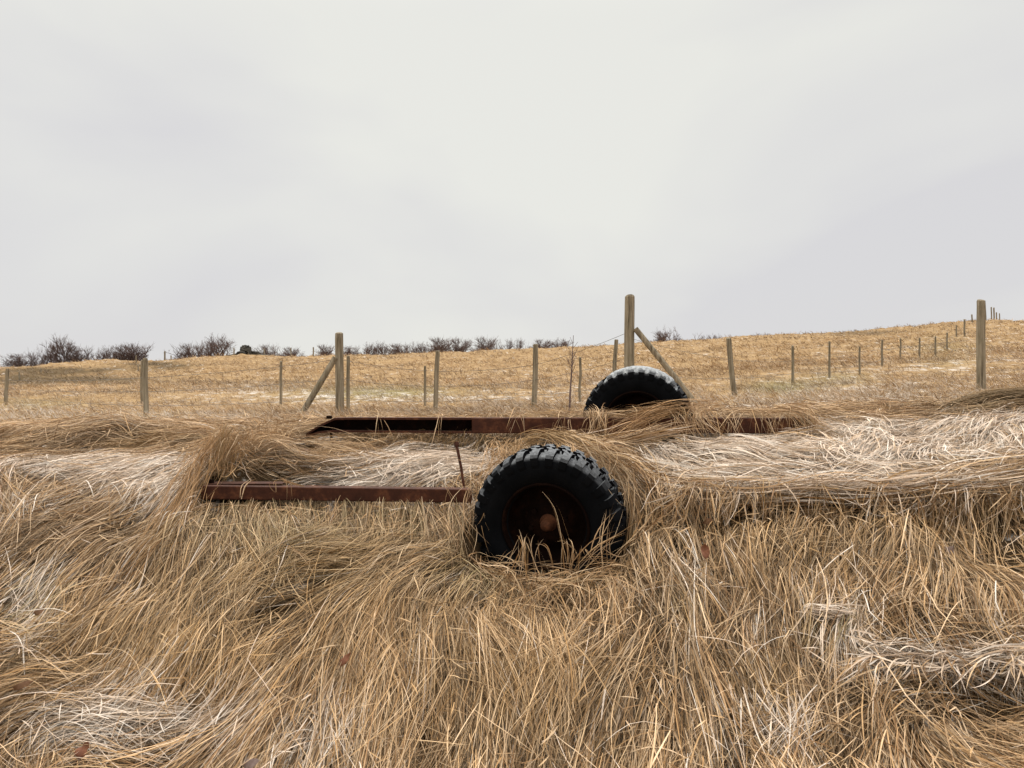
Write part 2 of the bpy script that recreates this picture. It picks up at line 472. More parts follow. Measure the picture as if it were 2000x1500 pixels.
FROST = [(120, 910, 170, 22, .75), (300, 905, 130, 22, .7), (260, 945, 130, 22, .7), (310, 985, 60, 28, .8), (60, 985, 90, 22, .35), (40, 1130, 50, 35, .6), (50, 1190, 55, 45, .55), (230, 1150, 50, 60, .3), (290, 1080, 40, 40, .3),
         (150, 1400, 130, 55, .6), (270, 1390, 110, 45, .6), (130, 1445, 70, 25, .9), (40, 1260, 40, 25, .5), (420, 1420, 90, 60, .4), (640, 1440, 90, 60, .4), (560, 1470, 60, 40, .4), (800, 1330, 70, 90, .22),
         (800, 910, 170, 26, .85), (700, 940, 130, 14, .7), (850, 880, 90, 22, .6), (720, 885, 60, 10, .5), (850, 985, 130, 14, .5),
         (1500, 930, 280, 32, .5), (1450, 870, 190, 24, .8), (1650, 875, 160, 30, .8), (1850, 860, 170, 40, .8), (1600, 925, 180, 10, .9), (1500, 948, 260, 7, .8), (1800, 938, 200, 9, .8), (1650, 830, 140, 14, .5), (1960, 820, 80, 22, .6), (1330, 890, 70, 22, .7),
         (1760, 1283, 85, 24, 1.8), (1900, 1290, 150, 18, 1.5), (1610, 1192, 45, 9, 1.1), (1640, 1250, 90, 40, .35), (1480, 1250, 60, 40, .3), (1720, 1350, 80, 25, .3), (1530, 1430, 60, 50, .5), (1360, 1130, 40, 60, .3), (1420, 1440, 60, 60, .3), (1340, 1300, 60, 120, .2), (1180, 1380, 90, 90, .2), (1700, 1180, 90, 60, .2)]
GREEN = [(40, 1160, 50, 50, .9), (60, 1200, 50, 40, .7), (330, 1030, 120, 30, .35), (520, 1040, 140, 40, .5), (520, 1130, 200, 40, .3), (900, 1120, 90, 40, .5), (930, 1140, 60, 30, .5), (1620, 1235, 55, 22, 1.3), (1080, 1130, 110, 18, .5), (1340, 1180, 50, 40, .35), (750, 1060, 250, 40, .3), (1190, 1060, 40, 50, .35), (1420, 970, 60, 8, .4)]
GOLD = [(350, 1250, 300, 90, .5), (600, 1150, 250, 60, .3), (1000, 1350, 250, 120, .35), (1550, 1060, 300, 70, .35), (1250, 860, 80, 22, .6), (1500, 1340, 60, 50, .6), (1900, 1080, 150, 80, .2)]
THIN = [(1790, 1284, 110, 13, .55), (800, 912, 170, 18, .25), (1600, 880, 300, 30, .22), (180, 925, 150, 24, .22), (150, 1440, 90, 25, .3), (1500, 994, 260, 11, .75), (1850, 992, 150, 12, .6), (1400, 996, 75, 16, .95), (1490, 1004, 50, 12, .8), (1640, 1002, 60, 10, .6), (1900, 1005, 70, 14, .7), (1930, 1075, 50, 55, .75), (1985, 1050, 30, 60, .8), (1940, 1375, 80, 20, .85), (1990, 1110, 25, 20, .8), (1420, 1490, 30, 20, .7), (1370, 1040, 30, 20, .4), (1320, 985, 20, 10, .7), (820, 1450, 30, 20, .4), (1290, 1380, 14, 40, .4)]
DARKP = [(480, 1120, 330, 110, .35), (850, 1180, 220, 80, .3), (250, 1100, 120, 60, .3), (1900, 1420, 130, 60, .35), (1930, 1070, 120, 70, .4), (1400, 1020, 160, 40, .3), (470, 880, 70, 30, .5), (180, 868, 180, 13, .6), (1930, 790, 110, 20, .7), (650, 865, 80, 14, .5), (560, 1030, 160, 22, .25), (700, 1030, 160, 20, .2)]  # browner grass; patches in the hollows also carry painted shade

build_ground()
_c = np.array([f[:2] for f in FLOW], float)
_p0 = hit(_c[:, 0] - np.array([f[2] for f in FLOW]) * 6, _c[:, 1] - np.array([f[3] for f in FLOW]) * 6)
_p1 = hit(_c[:, 0] + np.array([f[2] for f in FLOW]) * 6, _c[:, 1] + np.array([f[3] for f in FLOW]) * 6)
_d = _p1 - _p0; _d /= np.linalg.norm(_d, axis=1)[:, None] + 1e-9
_r = np.array([f[4] for f in FLOW], float)


def to_px(x, y, z): return CX + F * x / y, CY - F * (z - EYE) / y


def flow_dir(x, y):
    px, py = to_px(x, y, T(x, y))
    vx = np.zeros_like(x); vy = np.zeros_like(x)
    for k in range(len(FLOW)):
        w = np.exp(-(((px - _c[k, 0]) / (_r[k] * .85)) ** 2 + ((py - _c[k, 1]) / (_r[k] * (.6 if _c[k, 1] > 980 else .30))) ** 2) * .9) + 1e-7 / (1e-4 + ((px - _c[k, 0]) ** 2 + (py - _c[k, 1]) ** 2 * 2) / 1e5)
        vx += w * _d[k, 0]; vy += w * _d[k, 1]
    return np.arctan2(vy, vx)


def ribbons(P, width, roll, K):
    """P (N,K,3) centre lines -> vertices (N,K,2,3)"""
    t = np.gradient(P, axis=1); t /= np.linalg.norm(t, axis=2, keepdims=True) + 1e-9
    # the side is across the blade, level, then rolled about its length
    side = np.stack([t[..., 1], -t[..., 0], np.zeros_like(t[..., 0])], -1)
    nn = np.linalg.norm(side, axis=2, keepdims=True); side = np.where(nn > 1e-4, side / np.maximum(nn, 1e-4), np.array([1., 0, 0]))
    up = np.cross(side, t)
    s = side * np.cos(roll)[..., None] + up * np.sin(roll)[..., None]
    tt = np.linspace(0, 1, K)
    prof = np.minimum(1, .55 + 2.2 * tt) * np.clip((1.02 - tt) * 2.6, .06, 1)
    w = width[:, None] * prof[None, :] * .5
    return np.stack([P - s * w[..., None], P + s * w[..., None]], 2)


class Blades:
    def __init__(s): s.parts = []

    def add(s, P, width, col, roll=None, rolls=.5):
        """P (N,K,3), col (N,3) or (N,K,3)"""
        N, K, _ = P.shape
        if N == 0: return
        if roll is None:
            roll = RNG.normal(0, rolls, N)[:, None] + np.linspace(0, 1, K)[None, :] * RNG.normal(0, .7, N)[:, None]
        V = ribbons(P, width, roll, K)
        if col.ndim == 2: col = np.repeat(col[:, None, :], K, 1)
        C = np.repeat(col[:, :, None, :], 2, 2)
        s.parts.append((K, V.reshape(-1, 3), C.reshape(-1, 3)))

    def build(s, name, mat):
        vs, cs, qs = [], [], []; off = 0
        for K, V, C in s.parts:
            n = len(V) // (2 * K)
            base = (np.arange(n) * 2 * K)[:, None] + (np.arange(K - 1) * 2)[None, :]
            b = base.ravel() + off
            qs.append(np.stack([b, b + 1, b + 3, b + 2], 1)); vs.append(V); cs.append(C); off += len(V)
        V = np.concatenate(vs); C = np.concatenate(cs); Q = np.concatenate(qs)
        me = bpy.data.meshes.new(name)
        me.vertices.add(len(V)); me.vertices.foreach_set('co', V.ravel().astype(np.float32))
        me.loops.add(Q.size); me.loops.foreach_set('vertex_index', Q.ravel().astype(np.int32))
        me.polygons.add(len(Q)); me.polygons.foreach_set('loop_start', np.arange(0, Q.size, 4, dtype=np.int32))
        me.update(calc_edges=True); me.shade_smooth()
        a = me.attributes.new('Col', 'FLOAT_COLOR', 'POINT')
        a.data.foreach_set('color', np.concatenate([C, np.ones((len(C), 1))], 1).ravel().astype(np.float32))
        print(name, 'quads', len(Q))
        return link(name, me, mat)


STRAW = np.array([(.50, .305, .135), (.38, .212, .08), (.62, .425, .235), (.24, .125, .048), (.58, .395, .225), (.45, .28, .14), (.68, .485, .30), (.29, .165, .072)])
STRAW = STRAW * .91 + STRAW.mean(1, keepdims=True) * .09
ICE = np.array([(.91, .77, .65), (.82, .66, .525), (.94, .86, .77)])


def tint(px, py, n, clump=None, frost_gain=1.0, P=None, old=1.0):
    """albedo of n blades lying at these pixels"""
    k = RNG.integers(0, len(STRAW), n); c = STRAW[k].copy()
    g = np.clip(blob(px, py, GOLD), 0, 1); c = c * (1 - g[:, None] * .5) + np.array([.45, .285, .10]) * g[:, None] * .5
    d = np.clip(blob(px, py, DARKP), 0, 1); c = c * (1 - d[:, None] * .6) + np.array([.24, .165, .09]) * d[:, None] * .6
    gr = np.clip(blob(px, py, GREEN), 0, 1) * (RNG.random(n) < .7)
    c = c * (1 - gr[:, None] * .6) + np.array([.22, .215, .11]) * gr[:, None] * .6
    br = RNG.normal(1.0, .26, n)
    if clump is not None: br = br * clump
    br = br * old  # old: rotten thatch brown, plus shade between blades put into the colour
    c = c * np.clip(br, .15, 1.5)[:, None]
    fr = smooth(.08, .72, blob(px, py, FROST)) * frost_gain
    fm = (RNG.random(n) < np.clip(fr * 1.15, .02, .93)) * np.clip(RNG.normal(.97, .2, n), .25, 1)
    ice = ICE[RNG.integers(0, 3, n)]
    if P is None:
        return c * (1 - fm[:, None]) + ice * fm[:, None]
    # rime sits in grains and patches along the stems
    g = np.clip(1.05 + 1.5 * vnoise(P[..., 0] * 17 + P[..., 2] * 9, P[..., 1] * 17) + .9 * vnoise(P[..., 0] * 60, P[..., 1] * 60), .05, 1)
    f = (fm[:, None] * g)[..., None]
    return c[:, None, :] * (1 - f) + ice[:, None, :] * f


def drape(x, y, ang, L, h, base, K=8, curve=None, tipup=None, follow=.35, kink=None):
    """blades that lie along the ground following the flow"""
    N = len(x); P = np.empty((N, K, 3)); st = L / (K - 1)
    cx, cy, a = x.copy(), y.copy(), ang.copy()
    a0 = flow_dir(cx, cy); dev = a - a0
    curve = RNG.normal(0, .10, N) if curve is None else curve
    for k in range(K):
        t = k / (K - 1)
        lift = base + h * np.sin(math.pi * min(1, t * 1.05 + .05)) ** 1.0
        if tipup is not None: lift = lift + tipup * t ** 1.6
        P[:, k, 0] = cx; P[:, k, 1] = cy; P[:, k, 2] = T(cx, cy) + lift
        nx, ny = cx + np.cos(a) * st, cy + np.sin(a) * st
        dz = T(nx, ny) - T(cx, cy); f = st / np.sqrt(st ** 2 + dz ** 2)
        cx, cy = cx + np.cos(a) * st * f, cy + np.sin(a) * st * f
        if k % 2 == 1:
            fl = flow_dir(cx, cy)
            dd = np.angle(np.exp(1j * (fl + dev - a))); a = a + dd * follow
        a = a + curve
        if kink is not None and k == 4: a = a + kink; dev = dev + kink
    for _ in range(2):                                          # stems are stiff: they bridge the small hollows
        z = P[..., 2].copy(); z[:, 1:-1] = .25 * P[:, :-2, 2] + .5 * P[:, 1:-1, 2] + .25 * P[:, 2:, 2]; P[..., 2] = np.maximum(z, P[..., 2] - .02)
    return P


GB = Blades()


def sample_area(n, y0, y1, um):
    y = np.sqrt(RNG.random(n) * (y1 ** 2 - y0 ** 2) + y0 ** 2)
    return RNG.uniform(-um, um, n) * y, y


def gaps(P):
    """uneven cover: tufts and hollows a hand wide"""
    x, y = P[:, 3, 0], P[:, 3, 1]
    return .85 * smooth(.10, .42, fbm(x * 6.5 + 3, y * 6.5, 2)) + .6 * smooth(.05, .4, fbm(x * 2.2 + 60, y * 2.8, 2))


def bank_layer(nc, per, sig, base_hi, frost_gain, wlo, whi, stray, llo=.25, lhi=.60, old=1.0):
    sx, sy = sample_area(nc, 1.95, 6.9, .80)
    cdev = RNG.normal(0, .16, nc) + 1.1 * fbm(sx * 2.1 + 31, sy * 2.1, 2)
    cbr = np.clip(RNG.normal(1, .2, nc), .5, 1.45) * (1 + .6 * fbm(sx * 1.7, sy * 1.7 + 7, 2))
    cl = RNG.random(nc) ** 1.5 * base_hi
    idx = np.repeat(np.arange(nc), RNG.integers(int(per * .5), int(per * 1.5), nc)); n = len(idx)
    a0 = flow_dir(sx, sy) + cdev
    # locks are long across the flow less than along it
    al = RNG.normal(0, sig * 1.6, n); ac = RNG.normal(0, sig, n)
    ca, sa = np.cos(a0[idx]), np.sin(a0[idx])
    x = sx[idx] + ca * al - sa * ac; y = sy[idx] + sa * al + ca * ac
    y = np.clip(y, 1.85, 7.4)
    conv = -ac / .45 * RNG.uniform(.2, 1.0, n)               # blades of a lock lean together towards its tip
    dev = cdev[idx] + conv + RNG.normal(0, .10, n)
    wild = RNG.random(n) < stray; dev = np.where(wild, dev + RNG.normal(0, .8, n), dev)
    near = smooth(6.9, 5.0, y)
    L = RNG.uniform(llo, lhi, n) * (.55 + .45 * near)
    h = np.abs(RNG.normal(0, .018, n)) + wild * np.abs(RNG.normal(0, .02, n))
    base = cl[idx] * RNG.random(n) + .004
    P = drape(x, y, flow_dir(x, y) + dev, L, h, base, kink=np.where(RNG.random(n) < .09, RNG.normal(0, .42, n), 0), curve=RNG.normal(0, .018, n) + wild * RNG.normal(0, .035, n))
    px, py = to_px(P[:, 4, 0], P[:, 4, 1], P[:, 4, 2])
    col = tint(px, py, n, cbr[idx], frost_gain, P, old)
    w = (wlo + (whi - wlo) * RNG.random(n) ** 1.6) * (.72 + .28 * smooth(1050, 1350, px)) * (1 + .6 * np.clip(blob(px, py, FROST), 0, 1) * smooth(4.1, 4.5, y))
    ok = ~inside_solid(P) & ~hides(P) & ((RNG.random(n) > gaps(P)) | (old < .5)) & (RNG.random(n) > np.maximum(np.maximum(blob(*to_px(*P[:, 2].T), THIN), blob(px, py, THIN)), blob(*to_px(*P[:, 6].T), THIN)))
    GB.add(P[ok], w[ok], col[ok])


bank_layer(3200, 19, .055, .03, 1.05, .003, .008, .05, old=.36)  # deepest layer, its colour darkened to carry the shade of the gaps
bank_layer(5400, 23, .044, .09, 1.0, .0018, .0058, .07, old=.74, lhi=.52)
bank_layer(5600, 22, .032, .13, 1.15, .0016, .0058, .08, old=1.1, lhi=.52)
# broken bits lying on top
sx, sy = sample_area(9000, 2.0, 6.6, .8); n = len(sx)
P = drape(sx, sy, RNG.uniform(0, 6.28, n), RNG.uniform(.03, .12, n), np.full(n, .004), .05 + .09 * RNG.random(n), K=4, curve=RNG.normal(0, .1, n), follow=0)
px, py = to_px(P[:, 2, 0], P[:, 2, 1], P[:, 2, 2]); ok = ~inside_solid(P) & ~hides(P)
GB.add(P[ok], RNG.uniform(.002, .006, n)[ok], tint(px, py, n, None, .8, P)[ok])
# thin stray stems over everything
sx, sy = sample_area(7000, 2.0, 6.6, .8)
n = len(sx)
P = drape(sx, sy, flow_dir(sx, sy) + RNG.normal(0, .55, n), RNG.uniform(.15, .42, n), np.abs(RNG.normal(.012, .015, n)), .03 + .08 * RNG.random(n),
          curve=RNG.normal(0, .04, n), tipup=np.abs(RNG.normal(0, .03, n)))
px, py = to_px(P[:, 4, 0], P[:, 4, 1], P[:, 4, 2]); ok = ~inside_solid(P) & ~hides(P)
GB.add(P[ok], RNG.uniform(.0016, .0035, n)[ok], tint(px, py, n, np.full(n, 1.12), .5)[ok])


def spline(nodes, K):
    nodes = np.array(nodes, float); m = len(nodes)
    t = np.linspace(0, m - 1, K); out = np.empty((K, 3))
    for q, tt in enumerate(t):
        i = min(int(tt), m - 2); f = tt - i
        p0, p1, p2, p3 = nodes[max(i - 1, 0)], nodes[i], nodes[i + 1], nodes[min(i + 2, m - 1)]
        out[q] = .5 * ((2 * p1) + (-p0 + p2) * f + (2 * p0 - 5 * p1 + 4 * p2 - p3) * f * f + (-p0 + 3 * p1 - 3 * p2 + p3) * f ** 3)
    return out


def bundle(nodes, n, spread0, spread1, w=(.003, .006), seg=(.55, 1.0), col=None, frost=.0, br=1.0, K=9, jit=.012, clear=False):
    """a lock of blades that follows a 3-D line: nodes = (px, py, distance)"""
    base = spline([at(*q) for q in nodes], 60)
    P = np.empty((n, K, 3))
    for i in range(n):
        ln = RNG.uniform(*seg); s0 = RNG.uniform(0, 1 - ln)
        q = np.linspace(s0, s0 + ln, K) * 59
        i0 = np.clip(q.astype(int), 0, 58); f = (q - i0)[:, None]
        p = base[i0] * (1 - f) + base[i0 + 1] * f
        o0 = RNG.normal(0, 1, 3); o1 = RNG.normal(0, 1, 3) * 1.15 + o0 * .35; sp = np.linspace(spread0, spread1, K)[:, None]; tt = np.linspace(0, 1, K)[:, None]
        wob = RNG.normal(0, 1, 3) * jit * np.sin(tt * math.pi)
        P[i] = p + (o0 * (1 - tt) + o1 * tt) * sp * np.array([1, .8, .7]) + wob
    c = STRAW[RNG.integers(0, len(STRAW), n)] if col is None else np.repeat(np.array([col]), n, 0)
    c = c * np.clip(RNG.normal(br, .16, n), .4, 1.6)[:, None]
    fm = ((RNG.random(n) < frost) * RNG.uniform(.4, 1, n))[:, None]
    c = c * (1 - fm) + ICE[RNG.integers(0, 3, n)] * fm
    k = ~hides(P) if clear else np.ones(n, bool)
    if k.any(): GB.add(P[k], RNG.uniform(*w, n)[k], c[k], rolls=.8)


BRN = (.35, .205, .095)
# grass swept over the shoulder of the near tyre and hanging beside it
bundle([(1115, 852, 4.75), (1165, 874, 4.45), (1215, 905, 4.32), (1300, 960, 4.26), (1390, 985, 4.2)], 140, .055, .08, seg=(.25, .6), jit=.03)
bundle([(1150, 850, 4.7), (1200, 900, 4.38), (1238, 970, 4.16), (1243, 1060, 4.02), (1228, 1140, 3.9)], 80, .035, .06, seg=(.25, .55), br=.9, jit=.03)
bundle([(1190, 870, 4.6), (1260, 930, 4.3), (1290, 1000, 4.1), (1285, 1100, 3.9)], 80, .06, .09, seg=(.25, .55), jit=.03)
bundle([(1112, 868, 4.3), (1118, 885, 4.14), (1108, 930, 4.06), (1104, 948, 4.04)], 8, .012, .02, w=(.003, .005), seg=(.7, 1))
bundle([(1118, 868, 4.3), (1130, 890, 4.1), (1165, 950, 3.98), (1182, 988, 3.93), (1192, 985, 3.95)], 6, .012, .03, w=(.002, .003), seg=(.7, 1))
bundle([(1050, 950, 4.02), (1085, 990, 3.9), (1100, 1050, 3.8), (1110, 1110, 3.72)], 3, .006, .02, w=(.002, .003), seg=(.8, 1))
# stems that stand before the near wheel
for (a, b, c, n) in [((990, 1130, 3.75), (1010, 1090, 3.72), (1022, 1050, 3.72), 5), ((1020, 1140, 3.7), (1022, 1080, 3.68), (1021, 1050, 3.7), 9), ((1050, 1120, 3.7), (1040, 1080, 3.7), (1036, 1050, 3.72), 6),
                     ((1105, 1120, 3.7), (1110, 1070, 3.66), (1100, 1055, 3.68), 9), ((1110, 1120, 3.7), (1112, 1070, 3.66), (1125, 1085, 3.62), 7), ((960, 1120, 3.8), (985, 1095, 3.75), (1003, 1070, 3.74), 5),
                     ((1125, 1115, 3.72), (1170, 1070, 3.72), (1225, 1045, 3.75), 5), ((1150, 1120, 3.75), (1185, 1065, 3.75), (1215, 1000, 3.85), 5), ((1075, 1130, 3.7), (1060, 1075, 3.7), (1050, 1060, 3.7), 4),
                     ((1185, 1130, 3.8), (1180, 1050, 3.82), (1196, 980, 3.88), 5), ((1000, 1140, 3.7), (985, 1120, 3.7), (930, 1085, 3.75), 7), ((1150, 1130, 3.72), (1110, 1108, 3.68), (1040, 1105, 3.7), 8), ((1240, 1120, 3.8), (1190, 1100, 3.72), (1130, 1112, 3.68), 14)]:
    bundle([a, b, c], n, .02, .025, w=(.002, .005), seg=(.7, 1), br=1.05)
# thick skirt that buries the wheel's foot
bundle([(925, 1085, 3.98), (955, 1130, 3.82), (1010, 1155, 3.7), (1000, 1230, 3.5)], 90, .05, .09, jit=.035, seg=(.35, .7))
bundle([(1000, 1145, 3.78), (1070, 1145, 3.68), (1090, 1168, 3.6), (1080, 1250, 3.42)], 130, .05, .10, jit=.035, seg=(.35, .75))
bundle([(1215, 1095, 3.9), (1180, 1135, 3.72), (1130, 1165, 3.6), (1120, 1250, 3.42)], 80, .05, .10, jit=.035, seg=(.35, .75))
bundle([(930, 920, 4.35), (918, 980, 4.2), (915, 1040, 4.05), (935, 1100, 3.9)], 24, .03, .05, seg=(.3, .6), jit=.03, w=(.002, .004))
bundle([(1000, 856, 4.9), (975, 880, 4.6), (955, 915, 4.45), (935, 950, 4.4)], 90, .06, .05, seg=(.25, .6), clear=True, w=(.002, .004), col=BRN, br=1.15)
# matted rope of grass that lies along the edge of the bank to the right
bundle([(1240, 930, 4.42), (1350, 954, 4.18), (1480, 962, 4.10), (1600, 954, 4.08), (1720, 957, 4.08), (1840, 944, 4.1), (1920, 934, 4.14), (2100, 900, 4.25)], 380, .04, .05, seg=(.12, .4), frost=.68, w=(.004, .008), K=12, jit=.035)
bundle([(1300, 975, 4.2), (1450, 985, 4.12), (1700, 972, 4.12), (1900, 965, 4.1), (2100, 950, 4.1)], 90, .035, .05, jit=.03, seg=(.3, .7), frost=.1, w=(.003, .006), K=12)
for q in range(30):                                            # curtains that hang from it
    x = RNG.uniform(1270, 2060)
    if 1350 < x < 1475 or 1865 < x < 1960: continue
    l = RNG.uniform(60, 150); k = RNG.normal(0, 22)
    bundle([(x - k, 965, 4.24), (x, 985, 4.12), (x + k * .7, 985 + l * .6, 3.98), (x + k * 2.4 - 20, 985 + l * 1.6, 3.74)], 20, .035, .05, seg=(.5, .95), w=(.003, .007))
for q in range(34):                                            # ragged tufts flopping over the lip of the bank
    x = RNG.uniform(1290, 2040); k = RNG.normal(0, 26); dn = RNG.uniform(10, 62)
    bundle([(x - k * 1.6, 925, 4.34), (x - k * .5, 948, 4.14), (x, 968, 4.03), (x + k * .6, 985 + dn * .5, 3.99), (x + k * 1.2, 992 + dn, 3.95)], int(RNG.uniform(14, 34)), .025, .06, seg=(.3, .75), w=(.002, .006), frost=.18, jit=.02, br=RNG.uniform(.8, 1.1))
# white frosted fold low on the right
bundle([(1670, 1262, 3.16), (1760, 1284, 3.13), (1860, 1291, 3.12), (1960, 1286, 3.12), (2080, 1280, 3.12)], 170, .03, .035, seg=(.12, .4), frost=.9, w=(.003, .007), jit=.03)
bundle([(1570, 1188, 3.36), (1620, 1194, 3.35), (1690, 1200, 3.34)], 50, .02, .025, seg=(.3, .7), frost=.85, w=(.003, .006), jit=.02)
for q in range(14):
    x = RNG.uniform(1690, 1980); k = RNG.choice([-1, 1]) * RNG.uniform(20, 70)
    bundle([(x, 1284, 3.12), (x + k * .5, 1296, 3.07), (x + k, 1330, 2.98)], 12, .02, .04, seg=(.5, .95), frost=.6, w=(.003, .007))
# over the far beam
for (x, n, k) in [(1160, 34, 6), (1175, 30, -8), (1340, 24, 12), (1480, 12, 20), (1540, 16, 30), (1100, 14, -16), (1420, 8, 12), (1010, 8, -10), (860, 5, -12), (745, 5, 10), (1390, 10, 18), (1260, 12, 20), (1440, 14, -20), (1500, 16, 24), (1560, 26, 34), (1580, 26, 20), (1525, 12, -26), (1310, 16, 24)]:
    bundle([(x - k * 1.5, 800, 5.62), (x, 808, 5.42), (x + k * .5, 830, 5.32), (x + k, 868, 5.26)], n, .03, .045, seg=(.55, 1), w=(.002, .0045))
bundle([(1420, 792, 5.7), (1340, 798, 5.5), (1270, 812, 5.32), (1210, 838, 5.2), (1160, 868, 5.0)], 120, .03, .06, jit=.03, seg=(.3, .7), col=BRN, br=1.1, w=(.002, .005))
bundle([(1390, 795, 5.6), (1360, 805, 5.32), (1370, 830, 5.25), (1400, 862, 5.1)], 70, .04, .06, seg=(.5, 1), w=(.002, .004))
bundle([(1240, 815, 5.3), (1150, 812, 5.5), (1080, 810, 5.55), (1000, 815, 5.6)], 80, .02, .03, seg=(.2, .5), w=(.002, .004))
bundle([(1520, 800, 5.55), (1570, 808, 5.36), (1600, 830, 5.3), (1650, 862, 5.2)], 60, .04, .06, seg=(.4, .9), w=(.002, .005), frost=.2)
bundle([(1640, 838, 5.25), (1560, 842, 5.25), (1480, 856, 5.2)], 45, .03, .05, seg=(.3, .7), w=(.002, .005), frost=.5)
bundle([(1130, 815, 5.5), (1240, 806, 5.5), (1360, 800, 5.5)], 60, .02, .03, seg=(.25, .6), w=(.002, .004))
bundle([(1380, 808, 5.44), (1450, 806, 5.44), (1560, 808, 5.44)], 34, .02, .025, seg=(.25, .6), w=(.002, .004))
# bright lock across the middle, from beam to tyre
bundle([(1000, 872, 5.1), (1055, 848, 5.0), (1100, 852, 4.85), (1150, 872, 4.65), (1230, 890, 4.55)], 110, .03, .05, seg=(.3, .6), w=(.003, .006), col=(.43, .28, .14))
bundle([(1120, 870, 4.8), (1200, 866, 4.85), (1290, 845, 5.0), (1370, 838, 5.1)], 130, .03, .05, seg=(.3, .6), w=(.003, .006), frost=.2)
# standing tangle over the buried cross member at the left
for q in range(60):
    t = RNG.random() * .80; x = 415 + 175 * t; y0 = 940 - 85 * t; d = 4.42 + .95 * t
    up = RNG.uniform(25, 90) * (1 - .55 * t); sw = RNG.normal(12, 32)
    bundle([(x, y0 + 18, d), (x + sw * .25, y0 - up * .5, d + .02), (x + sw, y0 - up, d + .05), (x + sw * 1.9, y0 - up * .7, d + .05)], 14, .05, .07, jit=.03, seg=(.35, .8), w=(.0018, .004), col=BRN if q % 3 == 0 else None, br=.98, clear=True)
bundle([(428, 935, 4.5), (432, 890, 4.55), (438, 850, 4.6), (450, 835, 4.62)], 90, .03, .03, seg=(.5, 1), w=(.002, .004), col=(.36, .23, .11))
bundle([(425, 845, 4.6), (402, 890, 4.5), (360, 960, 4.30), (318, 1040, 3.95), (255, 1120, 3.66), (190, 1190, 3.45)], 260, .045, .06, jit=.03, seg=(.3, .6), w=(.002, .004), col=BRN, br=1.1)
bundle([(560, 860, 5.0), (640, 865, 4.95), (720, 885, 4.85), (760, 895, 4.8)], 70, .05, .05, jit=.03, seg=(.35, .75), w=(.002, .004), br=1.05)
for q in range(40):                                            # dry stalks under the far beam
    x = RNG.uniform(655, 960); k = RNG.normal(-14, 16)
    bundle([(x, 850, 5.5), (x + k * .4, 858, 5.4), (x + k, 878, 5.28)], 12, .03, .05, seg=(.6, 1), w=(.002, .004), col=(.28, .18, .085))
# combed bundles on the crest, right and left
bundle([(2080, 768, 6.2), (1960, 775, 6.0), (1880, 792, 5.9), (1810, 815, 5.8)], 420, .055, .03, seg=(.45, .9), col=(.27, .19, .105), w=(.003, .006))
bundle([(2100, 800, 5.9), (1980, 798, 5.75), (1900, 806, 5.7), (1830, 818, 5.65)], 220, .045, .02, seg=(.45, .9), col=(.27, .19, .105), w=(.003, .006))
bundle([(330, 852, 5.7), (200, 856, 5.6), (90, 880, 5.35), (-40, 915, 5.0)], 460, .05, .06, seg=(.4, .85), col=(.31, .215, .11), w=(.0025, .005))
bundle([(420, 870, 5.3), (300, 872, 5.35), (180, 885, 5.2)], 160, .06, .06, seg=(.4, .85), col=(.36, .25, .13), w=(.0025, .005))
# under the near beam: hanging curtain
for q in range(64):
    x = RNG.uniform(405, 905); k = RNG.normal(-4, 14) + (x - 650) * .03
    bundle([(x - k * .5, 978, 4.36), (x, 1000, 4.26), (x + k, 1050, 4.08), (x + k * 2.2, 1110, 3.86)], 15, .025, .04, seg=(.5, .95), w=(.0018, .004), col=(.29, .215, .115) if q % 2 else None, br=.92)
for (a, b, c, d) in [((610, 955, 4.36), (550, 940, 4.28), (562, 945, 4.28), (566, 985, 4.25)), ((400, 975, 4.25), (440, 930, 4.3), (455, 915, 4.35), (465, 905, 4.4)), ((540, 965, 4.28), (535, 950, 4.3), (548, 941, 4.32), (570, 940, 4.4)), ((885, 978, 4.25), (870, 950, 4.28), (862, 942, 4.3), (850, 940, 4.4)), ((470, 975, 4.27), (475, 950, 4.3), (490, 938, 4.35), (500, 930, 4.4))]:
    bundle([a, b, c, d], 3, .008, .012, w=(.003, .005), seg=(.8, 1))

# upright seed stalks, sparse
n = 420
sx, sy = sample_area(n, 4.4, 9.5, .75)
P = np.empty((n, 8, 3)); hgt = RNG.uniform(.12, .38, n); dx = RNG.normal(0, .22, n); dy = RNG.normal(-.02, .12, n)
for k in range(8):
    t = k / 7
    P[:, k, 0] = sx + dx * hgt * 1.6 * t ** 1.5; P[:, k, 1] = sy + dy * t; P[:, k, 2] = T(sx, sy) + hgt * (t - .25 * t * t)
ok = ~inside_solid(P)
GB.add(P[ok], RNG.uniform(.0018, .003, n)[ok], (STRAW[RNG.integers(0, 8, n)] * .8)[ok])
og = GB.build('dry_grass', M_GRASS)
tag(og, 'long matted straw coloured grass with frost covering the bank', 'grass', kind='stuff')

# ------------------------------------------------------------------ short grass of the field
FB = Blades()


